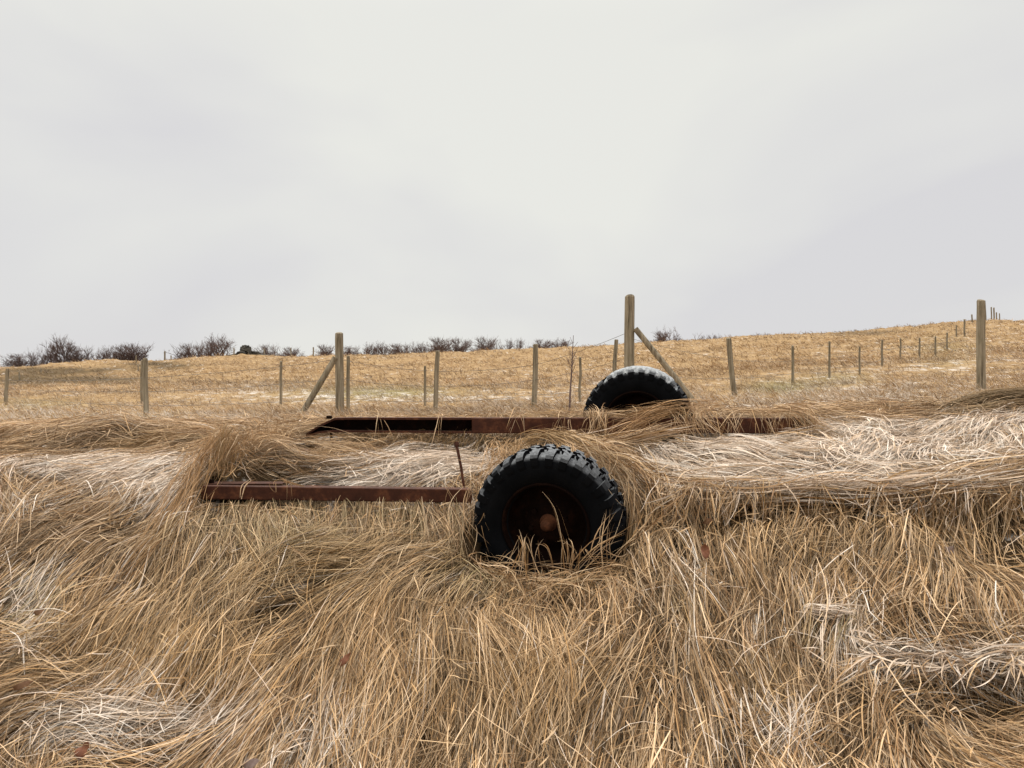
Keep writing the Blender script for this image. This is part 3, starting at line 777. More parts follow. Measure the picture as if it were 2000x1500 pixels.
def field_layer(nt, per, y0, y1, hs, ws, K=4, power=1.0):
    y = np.exp(RNG.uniform(math.log(y0), math.log(y1), nt)); x = RNG.uniform(-.80, .80, nt) * y
    den = fbm(x * 2.3, y * 1.7, 3) + .35 * RNG.random(nt)
    keep = den > .02; x, y = x[keep], y[keep]; m = len(x)
    idx = np.repeat(np.arange(m), per); n = len(idx)
    sc = np.clip(np.exp(RNG.normal(0, .35, m)), .5, 2.0)[idx]
    rad = .05 * sc * (1 + y[idx] / 25)
    bx = x[idx] + RNG.normal(0, 1, n) * rad; by = y[idx] + RNG.normal(0, 1, n) * rad
    by = np.maximum(by, 6.0)
    th = RNG.normal(0, 1, m)[idx] * .6 + RNG.normal(math.pi, 1.1, n); L = hs * sc * RNG.uniform(.6, 1.3, n); lean = RNG.uniform(.5, 1.25, n)
    P = np.empty((n, K, 3)); z0 = T(bx, by)
    for k in range(K):
        t = k / (K - 1); a = lean * (.35 + .65 * t)
        P[:, k, 0] = bx + np.cos(th) * L * t * np.sin(a); P[:, k, 1] = by + np.sin(th) * L * t * np.sin(a) * .8; P[:, k, 2] = z0 - .01 + L * t * np.cos(a) * .8
    pal = np.array([(.45, .30, .152), (.38, .243, .118), (.54, .395, .24), (.28, .176, .09), (.46, .288, .147)])
    c = pal[RNG.integers(0, 5, n)] * np.clip(RNG.normal(1, .22, m), .4, 1.6)[idx][:, None] * (.92 + .6 * fbm(bx * .35, by * .35, 2))[:, None]
    px, py = to_px(bx, by, z0)
    g = np.clip(blob(px, py, FIELD_GREEN), 0, 1)[:, None] * .45; c = c * (1 - g) + np.array([.22, .225, .10]) * g
    d = np.clip(blob(px, py, FIELD_DARK) * 1.3, 0, 1)[:, None] * .8; c = c * (1 - d) + np.array([.105, .072, .034]) * d
    f = np.clip(blob(px, py, FIELD_FROST) * 1.0 + .14 + .3 * smooth(715, 790, py), 0, 1) * (RNG.random(n) < .55) * RNG.uniform(.3, 1, n)
    c = c * (1 - f[:, None]) + np.array([.68, .63, .58]) * f[:, None]
    ok = ~inside_solid(P)
    FB.add(P[ok], (ws * (1 + by / 18) * RNG.uniform(.6, 1.4, n))[ok], np.clip(c, .02, .85)[ok], rolls=.8)


field_layer(6500, 9, 6.2, 13, .13, .0035)
field_layer(9500, 7, 11, 30, .15, .004)
field_layer(11000, 6, 22, 60, .21, .006)
of = FB.build('field_grass', M_GRASS)
tag(of, 'short tussocky dry grass on the field behind the fence', 'grass', kind='stuff')

# ------------------------------------------------------------------ trailer
TR = empty('trailer_frame', tuple(float(q) for q in (NB0 + FB0) / 2))
tag(TR, 'rusty old trailer chassis with two big black tyres sunk in the matted grass', 'trailer')
TRL = Vector(TR.location)


def under(o, parent, m=None):
    """keep world position while parenting to an unrotated Empty"""
    o.parent = parent
    w = Vector((0, 0, 0)); p = parent
    while p is not None: w += Vector(p.location); p = p.parent
    o.location = Vector(o.location) - w
    return o


def sweep_box(b, A, B, hy, hz):
    d = (B - A) / np.linalg.norm(B - A); s = np.cross(d, [0, 0, 1.]); s /= np.linalg.norm(s); u = np.cross(s, d)
    v = [p + s * i * hy + u * j * hz for p in (A, B) for i, j in ((-1, -1), (1, -1), (1, 1), (-1, 1))]
    b.add(v, [(0, 1, 2, 3), (7, 6, 5, 4), (0, 4, 5, 1), (1, 5, 6, 2), (2, 6, 7, 3), (3, 7, 4, 0)])


b = MB(); sweep_box(b, NB0, NB1, .043, .038)
o = bevel(b.build('beam', M_RUST), .006); under(o, TR); o['label'] = 'near rusty box beam'
b = MB(); c = NB0 + np.array([.03, .03, .046]); b.tube([c, c + [0, 0, .018]], .017, 6); under(b.build('bolt', M_RUSTD), o).location = Vector(o.location) * 0 - Vector(TRL) - Vector(o.location)
# joint plate on the corner of the near beam
b = MB(); b.box(NB0 + np.array([.23, .06, .041]), (.42, .10, .006)); under(bevel(b.build('corner_plate', M_RUST), .002), TR)
# far beam: open channel at the left, closed section on the right, bent down end
mid = at(922, 830.5, 5.43)
b = MB(); sweep_box(b, mid, FB1, .05, .054)
o2 = bevel(b.build('beam', M_RUST), .007); under(o2, TR); o2['label'] = 'far rusty box beam'
b = MB(); web = MB()
# channel path with half heights
pth = [(at(601, 850, 5.36), .012), (at(625, 838, 5.38), .028), (at(655, 829.5, 5.40), .049), (at(690, 829.5, 5.41), .052), (mid + np.array([-.001, 0, 0]), .054)]
for k in range(len(pth) - 1):
    (A, ha), (B, hb) = pth[k], pth[k + 1]
    yb, yf, th = .05, -.05, .014
    for sgn in (1, -1):                                        # flanges
        v = []
        for P_, h in ((A, ha), (B, hb)):
            for yy in (yf, yb):
                v += [P_ + np.array([0, yy, sgn * h]), P_ + np.array([0, yy, sgn * (h - th)])]
        b.add(v, [(0, 1, 3, 2), (4, 6, 7, 5), (0, 4, 5, 1), (2, 3, 7, 6), (0, 2, 6, 4), (1, 5, 7, 3)])
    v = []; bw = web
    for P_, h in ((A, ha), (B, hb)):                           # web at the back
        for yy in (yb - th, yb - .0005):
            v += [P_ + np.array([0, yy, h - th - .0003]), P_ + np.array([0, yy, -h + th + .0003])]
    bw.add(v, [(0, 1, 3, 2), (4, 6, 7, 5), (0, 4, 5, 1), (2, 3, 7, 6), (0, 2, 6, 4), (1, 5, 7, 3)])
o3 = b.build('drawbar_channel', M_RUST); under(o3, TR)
under(web.build('channel_web', M_RUSTD), TR)  # dark rust here paints in the shade inside the channel
c = at(643, 815, 5.40); b = MB(); b.box(c, (.036, .036, .022)); under(bevel(b.build('bolt', M_RUSTD), .004), TR)
b = MB(); b.tube([at(644, 826, 5.40), at(647, 850, 5.38), at(649, 885, 5.34)], .009, 8); under(b.build('hook_rod', M_RUSTD), TR)
# cross member under the tangle at the left
b = MB(); sweep_box(b, NB0 + np.array([.10, .05, -.005]), at(600, 884, 5.2), .03, .028); under(bevel(b.build('cross_member', M_RUST), .005), TR)
# pin that stands behind the near beam
b = MB(); b.tube([at(892, 870, 4.52), at(901, 915, 4.46), at(909, 972, 4.40)], [.0085, .008, .008], 8)
b.tube([at(891, 864, 4.53), at(892.5, 872, 4.52)], .014, 8)
under(b.build('stake_pin', M_RUST, smooth_=False), TR)
b = MB(); c = at(383, 1000, 4.2); b.tube([c + [0, 0, -.06], c], .012, 8); b.box(c + [0, 0, .006], (.045, .03, .012)); under(b.build('hitch_bolt', M_RUSTD), TR)


def lathe(prof, n):
    """prof: (radius, along-axle) -> mesh data round local Y"""
    v = []; f = []; m = len(prof)
    for k in range(n):
        a = 2 * math.pi * k / n
        for r, s in prof: v.append(np.array([r * math.cos(a), s, r * math.sin(a)]))
    for k in range(n):
        for i in range(m - 1):
            f.append((k * m + i, k * m + i + 1, ((k + 1) % n) * m + i + 1, ((k + 1) % n) * m + i))
    return v, f


LUGD = .023
def crown(s):
    """tyre carcass: radius at axial position s (outer face positive)"""
    q = abs(s) / (WW / 2)
    return WR - LUGD - .018 * q ** 3


def tyre(name, parent, zig=True, nl=30, seed=0):
    rg = np.random.default_rng(seed)
    b = MB(); h = WW / 2
    half = [(crown(s), s) for s in np.linspace(0, h * .93, 6)]
    wall = [(.335, h * 1.0), (.305, h * 1.03), (.27, h * .98), (.246, h * .86), (.228, h * .74), (.212, h * .60)]
    right = half + wall
    prof = [(r, -s) for r, s in right[::-1]][:-1] + right
    v, f = lathe(prof, 120); b.add(v, f)
    ncar = len(b.v)

    def lug(th0, th1, pts):
        """block over axial stations pts = (s, r_outer, r_inner, th shift)"""
        n0 = []
        for (s, ro, ri, sh) in pts:
            for th in (th0 + sh, th1 + sh):
                for r in (ro, ri):
                    n0.append(np.array([r * math.cos(th), s, r * math.sin(th)]))
        m = len(pts); fs = []
        for i in range(m - 1):
            a = i * 4; c = a + 4
            fs += [(a, a + 2, c + 2, c), (a + 1, c + 1, c + 3, a + 3), (a, c, c + 1, a + 1), (a + 2, a + 3, c + 3, c + 2)]
        fs += [(0, 1, 3, 2), ((m - 1) * 4, (m - 1) * 4 + 2, (m - 1) * 4 + 3, (m - 1) * 4 + 1)]
        b.add(n0, fs)

    da = 2 * math.pi / nl; W = da * .51
    for k in range(nl):
        for sd in (1, -1):
            t0 = k * da + (0 if sd > 0 else da / 2) + rg.normal(0, .004)
            top = lambda s: crown(s) + LUGD
            pts = [(sd * h * .40, top(h * .40), crown(h * .40) - .004, 0), (sd * h * .70, top(h * .70), crown(h * .70) - .004, 0), (sd * h * .93, top(h * .93) - .002, crown(h * .93) - .006, 0),
                   (sd * h * 1.05, WR - .030, .36, 0), (sd * h * 1.055, .350, .34, 0), (sd * h * 1.02, .328, .324, 0)]
            lug(t0 - W / 2, t0 + W / 2, pts)
            # the link from this lug to the zigzag in the middle
            pts = [(sd * h * .38, top(h * .38) - .001, crown(h * .38) - .004, 0), (sd * h * .20, top(h * .2) - .001, crown(h * .2) - .004, da * .28 * sd), (sd * h * .03, top(0) - .001, crown(0) - .004, da * .36 * sd)]
            lug(t0 - W * .32, t0 + W * .32, pts)
            pts = [(sd * h * .36, top(h * .36) - .0025, crown(h * .36) - .004, 0), (sd * h * .20, top(h * .2) - .0025, crown(h * .2) - .004, -da * .26 * sd)]
            lug(t0 - W * .30, t0 + W * .20, pts)
    o = b.build(name, M_RUB, parent)
    me = o.data
    r = np.array([math.hypot(v.co.x, v.co.z) for v in me.vertices])
    a = me.attributes.new('tread', 'FLOAT', 'POINT'); zz = np.array([v.co.z for v in me.vertices]); a.data.foreach_set('value', (smooth(.33, .355, r) * smooth(.02, .27, zz)).astype(np.float32))
    sm = [p.index < 120 * (len(prof) - 1) for p in me.polygons]
    me.polygons.foreach_set('use_smooth', sm)
    return o


def wheel(W, label, inner, seed):
    w = empty('wheel'); w.parent = TR
    M4 = Matrix([[*map(float, W['M'][i]), 0] for i in range(3)] + [[0, 0, 0, 1]])
    M4.translation = Vector([float(q) for q in W['c']]) - TRL
    w.matrix_local = M4
    w['label'] = label
    tyre('tyre', w, seed=seed)
    h = WW / 2
    b = MB()
    s = -1 if inner else 1
    v, f = lathe([(.240, h * .80 * s), (.236, h * .90 * s), (.226, h * .88 * s), (.219, h * .70 * s), (.214, h * .35 * s), (.198, h * .0 * s), (.188, -h * .16 * s), (.150, -h * .10 * s), (.115, h * .18 * s), (.085, h * .26 * s), (.001, h * .26 * s)], 72); b.add(v, f)
    v, f = lathe([(.240, -h * .80 * s), (.236, -h * .90 * s), (.219, -h * .70 * s), (.214, h * .2 * s)], 72); b.add(v, f)
    b.build('rim', M_RUSTD, w, True)
    b = MB()
    if not inner:
        v, f = lathe([(.0005, h * .86), (.016, h * .85), (.027, h * .80), (.031, h * .70), (.033, h * .58), (.033, h * .4), (.043, h * .36), (.05, h * .22)], 40); b.add(v, f)
        b.build('hub_cap', M_RUSTO, w, True)
        for k in range(6):
            a = k * math.pi / 3 + .3
            b = MB(); c = np.array([.098 * math.cos(a), h * .20, .098 * math.sin(a)]); b.tube([c, c + [0, .03, 0]], .014, 6); b.build('wheel_nut', M_RUSTD, w)
    else:
        v, f = lathe([(.0005, -h * .5), (.05, -h * .48), (.06, -h * .2), (.07, h * .2)], 32); b.add(v, f); b.build('hub', M_RUSTD, w, True)
    return w


w1 = wheel(W1, 'near wheel with frosted chunky tread and rusty orange hub', False, 3)
w2 = wheel(W2, 'far wheel with snow lying on top of its tread', False, 4)
# snow on the far tyre
b = MB(); nt_, ns_ = 70, 14; h = WW / 2
for i in range(nt_):
    th = R(90) + R(-44 + 88 * i / (nt_ - 1)) + R(-6)
    for j in range(ns_):
        q = -1 + 2 * j / (ns_ - 1); s = q * h * .93
        tk = .009 * (1 - abs(q) ** 6 * .9) * math.cos((i / (nt_ - 1) - .5) * 2.9) + .005 * float(vnoise(np.array(i * .55), np.array(j * .8)))
        ed = min(i, nt_ - 1 - i) / 9
        edge = -.02 * max(0, 1 - ed) - (.014 * max(0, abs(q) - .86) / .14) - (.010 if abs(q) > .8 and (i // 2) % 2 else 0)
        r = WR - .018 * abs(q) ** 3 + tk + edge
        b.v.append(np.array([r * math.cos(th), s, r * math.sin(th)]))
for i in range(nt_ - 1):
    for j in range(ns_ - 1):
        b.f.append((i * ns_ + j, i * ns_ + j + 1, (i + 1) * ns_ + j + 1, (i + 1) * ns_ + j))
b.build('snow_cap', M_SNOW, w2, True)

# ------------------------------------------------------------------ fence
PG = 'wooden fence posts'
POSTS = {}


def post_mesh(h, r, lean, seed, tip=.0):
    rg = np.random.default_rng(seed); b = MB(); n = 14
    rnd = [float(q) for q in rg.normal(0, .5, n)]
    st = [(-.25, 1.08), (0, 1.05), (h * .3, 1.02), (h * .65, 1.0), (h * .93, .98), (h - .012, .95), (h, .80)]
    pts = [np.array([lean * max(z, 0) / h + .006 * rg.normal() * (0 < z < h * .9), .004 * rg.normal(), z]) for z, _ in st]
    b.tube(pts, [r * q for _, q in st], n, wob=.07, rnd=rnd)
    return b


def fence_post(px, top, base, w, label, lean=0.0, depth=None, name='fence_post', group=PG):
    """w = width in photo pixels; lean = sideways shift of the head in pixels"""
    if depth is None:
        depth = float(hit(px, base, 6.5)[0, 1])
    x = (px - CX) / F * depth; z = float(T(np.array(x), np.array(depth)))
    h = EYE - (top - CY) / F * depth - z
    b = post_mesh(h, w / F * depth / 2, lean / F * depth, len(POSTS) + 3)
    if name == 'fence_post':
        o = b.build(name, M_WOOD); root = o
        o.data.shade_smooth() if False else None
    else:
        root = empty(name); o = b.build('post', M_WOOD, root)
    root.location = (x, depth, z)
    tag(root, label, 'fence post', group)
    POSTS[px] = (root, h, x, depth, z, lean / F * depth)
    return root


def brace(root, a, b_, rad):
    o = MB(); off = np.array(root.location)
    A = np.array(a) - off; B = np.array(b_) - off
    o.tube([A, A * .5 + B * .5 + np.array([.005, 0, .006]), B], [rad * .98, rad, rad * 1.03], 12, wob=.06, rnd=[.4, -.3, .2, .5, -.6, .1, -.2, .3, 0, .6, -.4, -.1])
    o.build('brace', M_WOOD, root)


r = fence_post(663, 650, 815, 16, 'thick grey corner post held by a diagonal brace leaning on its left side', -1, 12.0, 'corner_post')
brace(r, at(655, 698, 11.95), at(586, 814, 11.9), .047)
r = fence_post(1229, 578, 800, 20, 'tallest thickest post behind the snowy tyre with a brace on its right', 1, 10.5, 'corner_post')
gz = float(T(np.array((1356 - CX) / F * 10.2), np.array(10.2)))
bt = at(1372, 800, 10.2); bt[2] = gz - .08
brace(r, at(1241, 642, 10.42), bt, .040)
fence_post(1916, 586, 765, 15.5, 'thick round grey post standing alone at the right edge near the grass mound', 0, None)
fence_post(285, 700, 819, 9, 'grey post at the left with a thinner post close behind it', -1)
fence_post(278, 703, 786, 6, 'thin post just behind the left grey post and half hidden by it', 0)
fence_post(11, 720, 790, 6.5, 'short grey post at the left edge of the photo', 4)
fence_post(680, 695, 808, 7, 'thin post just right of the braced left corner post', 0)
fence_post(549, 706, 790, 5.5, 'thin pale post in the field left of the braced corner post', 0)
fence_post(850, 685, 811, 9, 'leaning post rising behind the open channel of the far beam', 5)
fence_post(830, 715, 793, 5, 'thin short post left of the leaning post behind the far beam', 0)
fence_post(1042, 672, 800, 10, 'stout pale post midway between the two braced corner posts', 4)
fence_post(1133, 698, 785, 5, 'faint thin post just right of the bare sapling', 0)
fence_post(1197, 663, 790, 8, 'dark post leaning right just left of the tallest braced post', 7, 11.5)
fence_post(1435, 660, 772, 10, 'split grey post leaning left beyond the tyre and its brace', -12)
RL = 'right fence line climbing the hill'
for px, tp, bs, w, lab in [(1548, 676, 752, 6, 'first post after the leaning split one in the fence climbing the hill, beside green grass'), (1620, 667, 738, 5, 'second thin post of the hill fence, taller than the next one'),
                           (1679, 677, 732, 4.5, 'third thin post of the hill fence, its top set lower than its neighbours'), (1723, 664, 716, 5, 'fourth and darkest thin post of the hill fence at mid slope'),
                           (1759, 661, 703, 4, 'fifth thin post of the hill fence, start of the close row'), (1796, 660, 701, 4, 'sixth thin post of the hill fence, middle of the close row'),
                           (1827, 657, 699, 4, 'seventh thin post of the hill fence, just before the fence turns steeper'), (1850, 650, 685, 3.5, 'eighth thin post of the hill fence, below the pale slim one'),
                           (1868, 635, 658, 3, 'pale slim post high on the slope below the skyline'), (1884, 624, 657, 4, 'dark post of the hill fence just under the skyline')]:
    fence_post(px, tp, bs, w * .85, lab, 0)
for px, tp, w, lab, dd in [(1899, 614, 3.5, 'small post breaking the skyline left of the thick right post', 54), (1925, 600, 4, 'skyline post touching the right side of the thick right post', 57), (1937, 600, 3.2, 'left one of two tall thin posts on the right skyline', 59),
                           (1942, 601, 3.6, 'right one of two tall thin posts on the right skyline', 61), (1947, 610, 3, 'shorter post on the right skyline, last but one of its row', 63), (1953, 612, 2.6, 'last and faintest post of the row on the right skyline', 65)]:
    fence_post(px, tp, 626, w * .75, lab, -1, dd)
for px, tp, bs, w, lab, dd in [(322, 686, 702, 3, 'lone post on the skyline between the two left tree groups', 57), (334, 694, 702, 2.2, 'stub post right of the lone skyline post at the left', 58), (38, 727, 743, 2.6, 'small pale post below the left trees near the left edge', None),
                               (80, 719, 731, 2.2, 'tiny post on the dark bank under the left trees', None), (104, 738, 750, 2.2, 'tiny pale post on the slope below the dark bank', None), (270, 714, 724, 2.4, 'tiny post above the pair of grey left posts', None), (266, 694, 708, 2.4, 'thin post before the right end of the left tree group', 56),
                               (457, 680, 697, 2.6, 'skyline post in front of the dark rock outcrop', 55), (516, 681, 696, 2.4, 'skyline post on the grassy end of the outcrop', 56), (568, 679, 696, 2.4, 'skyline post before the low bushes right of the outcrop', 57), (612, 678, 697, 2.6, 'skyline post in the gap left of the braced corner post', 58)]:
    fence_post(px, tp, bs, w, lab, 0, dd)


def head(px, frac):
    o, h, x, y, z, ln = POSTS[px]
    return np.array([x + ln * frac, y - .02, z + h * frac])


def wire(chain, frac, label, rad=.0022, sag=.03):
    b = MB(); pts = []
    for a, c in zip(chain[:-1], chain[1:]):
        A, B = (head(a, frac) if not hasattr(a, '__len__') else np.array(a)), (head(c, frac) if not hasattr(c, '__len__') else np.array(c))
        for k in range(8):
            t = k / 8; pts.append(A * (1 - t) + B * t + np.array([0, 0, -sag * 4 * t * (1 - t)]))
    pts.append(head(chain[-1], frac))
    b.tube(pts, rad, 5)
    o = b.build('fence_wire', M_WIRE)
    tag(o, label, 'wire', 'strands of fence wire')


NF = [11, 285, 663, 850, 1042, 1229]
for fr, lab in ((.68, 'top wire strand along the near fence from the left edge to the tallest post'), (.45, 'middle wire strand along the near fence left of the tallest post'), (.22, 'lowest wire strand along the near fence left of the tallest post')):
    wire(NF, fr, lab, .003)
HF = [1229, 1435, 1548, 1620, 1679, 1723, 1759, 1796, 1827, 1850, 1884]
for fr, lab in ((.62, 'upper wire strand of the fence climbing the hill on the right'), (.30, 'lower wire strand of the fence climbing the hill on the right')):
    wire(HF, fr, lab, .003)
ex = at(2300, 640, 9.0)
for fr, lab in ((.58, 'upper wire between the leaning split post and the thick right post'), (.33, 'lower wire between the leaning split post and the thick right post')):
    wire([1435, 1916], fr, lab, .0018)

# ------------------------------------------------------------------ trees on the skyline
def grow(seed, stems, spread, levels, dense):
    rg = np.random.default_rng(seed); tr, cr = MB(), MB()

    def branch(p, d, L, r, lv):
        n = 3; pts = [p]; q = p.copy(); dd = d.copy()
        for k in range(n):
            dd = dd + rg.normal(0, .13, 3) + np.array([0, 0, .05]); dd /= np.linalg.norm(dd)
            q = q + dd * L / n; pts.append(q.copy())
        m = tr if lv <= 1 else cr
        m.tube(pts, [r * (1 - .45 * i / n) for i in range(n + 1)], 4 if lv <= 1 else 3, cap=False)
        if lv >= levels: return
        for k in range(dense if lv else dense + 1):
            i = rg.integers(1, n + 1); a = rg.uniform(0, 2 * math.pi); sp = rg.uniform(.45, 1.15)
            nd = dd + np.array([math.cos(a), math.sin(a), rg.uniform(-.35, .45)]) * sp; nd /= np.linalg.norm(nd)
            branch(pts[i], nd, L * rg.uniform(.5, .78), max(r * .55, .0026), lv + 1)
    for k in range(stems):
        a = 2 * math.pi * k / stems + rg.normal(0, .4)
        d = np.array([math.cos(a) * spread * rg.uniform(.4, 1), math.sin(a) * spread, 1.0]); d[0] *= .8; d /= np.linalg.norm(d)
        branch(np.array([math.cos(a) * .04, math.sin(a) * .04, -.1]), d, .42 * rg.uniform(.8, 1.1), .022, 0)
    top = np.percentile([p[2] for p in cr.v], 99.6); wd = np.percentile([abs(p[0]) for p in cr.v], 96) * 2
    for m in (tr, cr): m.v = [p / top for p in m.v]
    return tr, cr, wd / top


PROTO = []
for sd, st, sp, lv, dn in ((1, 4, .5, 4, 4), (2, 6, .8, 4, 4), (3, 2, .22, 4, 4), (4, 6, .85, 4, 3), (5, 3, .55, 4, 4), (6, 2, .15, 3, 3)):
    t_, c_, wr = grow(sd, st, sp, lv, dn)
    ot = t_.build('trunk', M_BARK); oc = c_.build('crown', M_BARK)
    PROTO.append((ot.data, oc.data, wr)); bpy.data.objects.remove(ot); bpy.data.objects.remove(oc)


def tree(px, top, wpx, kind, label, depth, name='bare_tree', grp='bare trees along the skyline'):
    x = (px - CX) / F * depth; z = float(T(np.array(x), np.array(depth)))
    h = EYE - (top - CY) / F * depth - z
    r = empty(name, (x, depth, z)); r.rotation_euler.z = random.uniform(-.5, .5)
    w = wpx / F * depth
    dt, dc, wr = PROTO[kind]
    sx = w / wr
    r.scale = (sx, sx, h)
    for nm, d in (('trunk', dt), ('crown', dc)):
        o = bpy.data.objects.new(nm, d); COL.objects.link(o); o.parent = r
    tag(r, label, 'tree', grp)


TREES = [(3, 711, 22, 3, 'lowest bush cut by the left edge of the photo'), (38, 691, 46, 1, 'wide low bare tree at the left end of the left group'), (74, 678, 30, 4, 'ragged bare tree left of the tallest tree in the left group'), (96, 681, 26, 0, 'small bare tree tucked against the left side of the tallest one'),
         (116, 656, 44, 0, 'tallest bare tree of the left group with a broad crown'), (150, 676, 40, 1, 'dense round bare tree right of the tallest left tree'), (187, 679, 36, 4, 'spiky bare tree in the middle of the left group'), (211, 677, 30, 0, 'narrow bare tree between the spiky one and the dense pair'),
         (240, 674, 38, 1, 'dense dark bare tree, left of the pair ending the left group'), (262, 671, 48, 1, 'widest dense bare tree ending the left group, above the grey post'), (283, 684, 18, 3, 'small twiggy bush at the right end of the left group'),
         (369, 671, 40, 1, 'low rounded bare tree starting the group left of the rock'), (390, 664, 30, 4, 'bare tree between the rounded one and the tall open one left of the rock'), (426, 654, 48, 0, 'tall open bare tree just left of the rock outcrop'), (408, 661, 26, 2, 'slim bare tree leaning on the tall open tree by the rock'),
         (521, 673, 34, 1, 'bush just right of the rock outcrop'), (548, 680, 34, 3, 'low bush second right of the rock outcrop'), (566, 678, 28, 1, 'bush behind the thin skyline post right of the outcrop'), (586, 682, 26, 3, 'lowest bush ending the row right of the outcrop'), (634, 673, 30, 1, 'rounded bare tree just left of the braced corner post'),
         (683, 676, 28, 1, 'dark low tree just right of the braced corner post'), (698, 672, 14, 5, 'wispy thin tree right of the corner post'), (722, 670, 26, 0, 'left one of a matching pair of small trees right of the corner post'), (742, 668, 28, 0, 'right one of a matching pair of small trees right of the corner post'),
         (777, 671, 36, 1, 'low broad tree standing alone between the matching pair and the leaning post'), (803, 667, 24, 4, 'slender tree left of the top of the leaning post'), (820, 669, 24, 0, 'small tree close left of the leaning post'), (838, 669, 24, 3, 'low tree directly beside the leaning post top'),
         (859, 659, 44, 1, 'wide tall tree right behind the top of the leaning post'), (897, 661, 38, 1, 'dense tree next right of the one behind the leaning post'), (930, 671, 22, 3, 'low dark bush before the left foot of the tall central tree'), (946, 658, 38, 1, 'tall dense tree in the centre of the skyline row'), (971, 662, 26, 4, 'medium tree close right of the central dense tree'),
         (994, 661, 18, 2, 'narrow upright tree, left of two thin ones'), (1013, 660, 20, 2, 'narrow upright tree, right of two thin ones'), (1030, 665, 11, 5, 'thinnest tree just left of the stout pale post'), (1058, 663, 32, 1, 'dense tree just right of the stout pale post'), (1077, 668, 20, 3, 'low bush between the stout post tree and the last tree'), (1097, 661, 32, 0, 'open crowned tree left of the bare sapling'),
         (1310, 638, 40, 4, 'lone spreading tree right of the tallest braced post'), (1291, 647, 24, 1, 'small rounded tree touching the left of the lone spreading tree'), (1326, 660, 18, 3, 'low bush at the right foot of the lone spreading tree')]
for i, (px, tp, w, k, lab) in enumerate(TREES):
    tree(px, tp, w, k, lab, (66 if px > 600 else 70) + (i % 4) * 1.5)
for i, (px, tp, w, k, lab) in enumerate([(1269, 662, 10, 3, 'tiny bush on the skyline left of the lone spreading tree'), (1364, 648, 22, 5, 'pale thin bush right of the lone spreading tree'), (1380, 653, 14, 3, 'first dark shrub of the low row left of the leaning split post'), (1393, 651, 16, 3, 'second dark shrub of the low row left of the split post'), (1403, 652, 14, 3, 'last shrub of the low row, nearest the split post'), (1478, 650, 14, 3, 'left tuft of low twigs on the skyline right of the split post'), (1492, 649, 20, 3, 'right tuft of low twigs on the skyline right of the split post')]):
    tree(px, tp, w, k, lab, 62 + i % 3, 'bare_shrub', 'low shrubs along the skyline')

# bare sapling at the fence
b = MB(); c = MB(); D = 9.5
sp = [at(1112, 806, D), at(1114, 760, D), at(1117, 720, D), at(1118, 690, D), at(1120, 655, D)]
b.tube(sp, [.013, .011, .009, .006, .003], 6)
rg = np.random.default_rng(8)
for k in range(20):
    t = rg.uniform(.35, 1.0); q = t * 4; i = min(int(q), 3); p = sp[i] + (sp[i + 1] - sp[i]) * (q - i)
    d = np.array([rg.choice([-1, 1]) * rg.uniform(.03, .09), rg.normal(0, .04), rg.uniform(.08, .18)]) * (1.25 - t * .7)
    c.tube([p, p + d * .5 + [0, 0, -.005], p + d], [.0035, .003, .002], 3)
base = sp[0]; r = empty('bare_sapling', tuple(base)); tag(r, 'single bare dark sapling stem left of the snowy tyre', 'sapling')
for m, nm in ((b, 'trunk'), (c, 'crown')):
    m.v = [p - base for p in m.v]; m.build(nm, M_BARK, r)

# ------------------------------------------------------------------ rock outcrop
def rocky(name, lumps, seed, D, parent=None, mat=None):
    """one mesh of merged angular lumps: (px, py, half width px, half height px, distance offset)"""
    rg = np.random.default_rng(seed); bm = bmesh.new()
    for (px, py, rx, rz, dy) in lumps:
        d = D + dy; c = at(px, py, d); s = d / F
        g = bmesh.ops.create_icosphere(bm, subdivisions=3, radius=1.0)['verts']
        planes = [(rg.normal(0, 1, 3), rg.uniform(.5, .8)) for _ in range(9)]
        for v in g:
            p = np.array(v.co)
            for nrm, k in planes:
                nn = nrm / np.linalg.norm(nrm); e = p @ nn
                if e > k: p = p - nn * (e - k)
            p = p * (1 + .10 * rg.normal())
            v.co = Vector((float(c[0] + p[0] * rx * s), float(c[1] + p[1] * rx * s * .8), float(c[2] + p[2] * rz * s)))
    me = bpy.data.meshes.new(name); bm.to_mesh(me); bm.free()
    return link(name, me, mat or M_ROCK, parent)


ro = rocky('rock_outcrop', [(458, 695, 22, 6, 0), (486, 693, 22, 9, .5), (444, 697, 12, 4, -.5), (512, 696, 26, 6, .3), (470, 691, 10, 5, -.6), (498, 692, 12, 6, -.4)], 4, 56)
tag(ro, 'low dark rock outcrop on the skyline left of the braced corner post', 'rock')
bo = rocky('boulder', [(479, 683, 10, 9.5, 0), (474, 685, 6, 10, -.1), (486, 684, 6, 9, -.2)], 9, 56)
tag(bo, 'squat dark boulder perched on top of the rock outcrop', 'boulder')

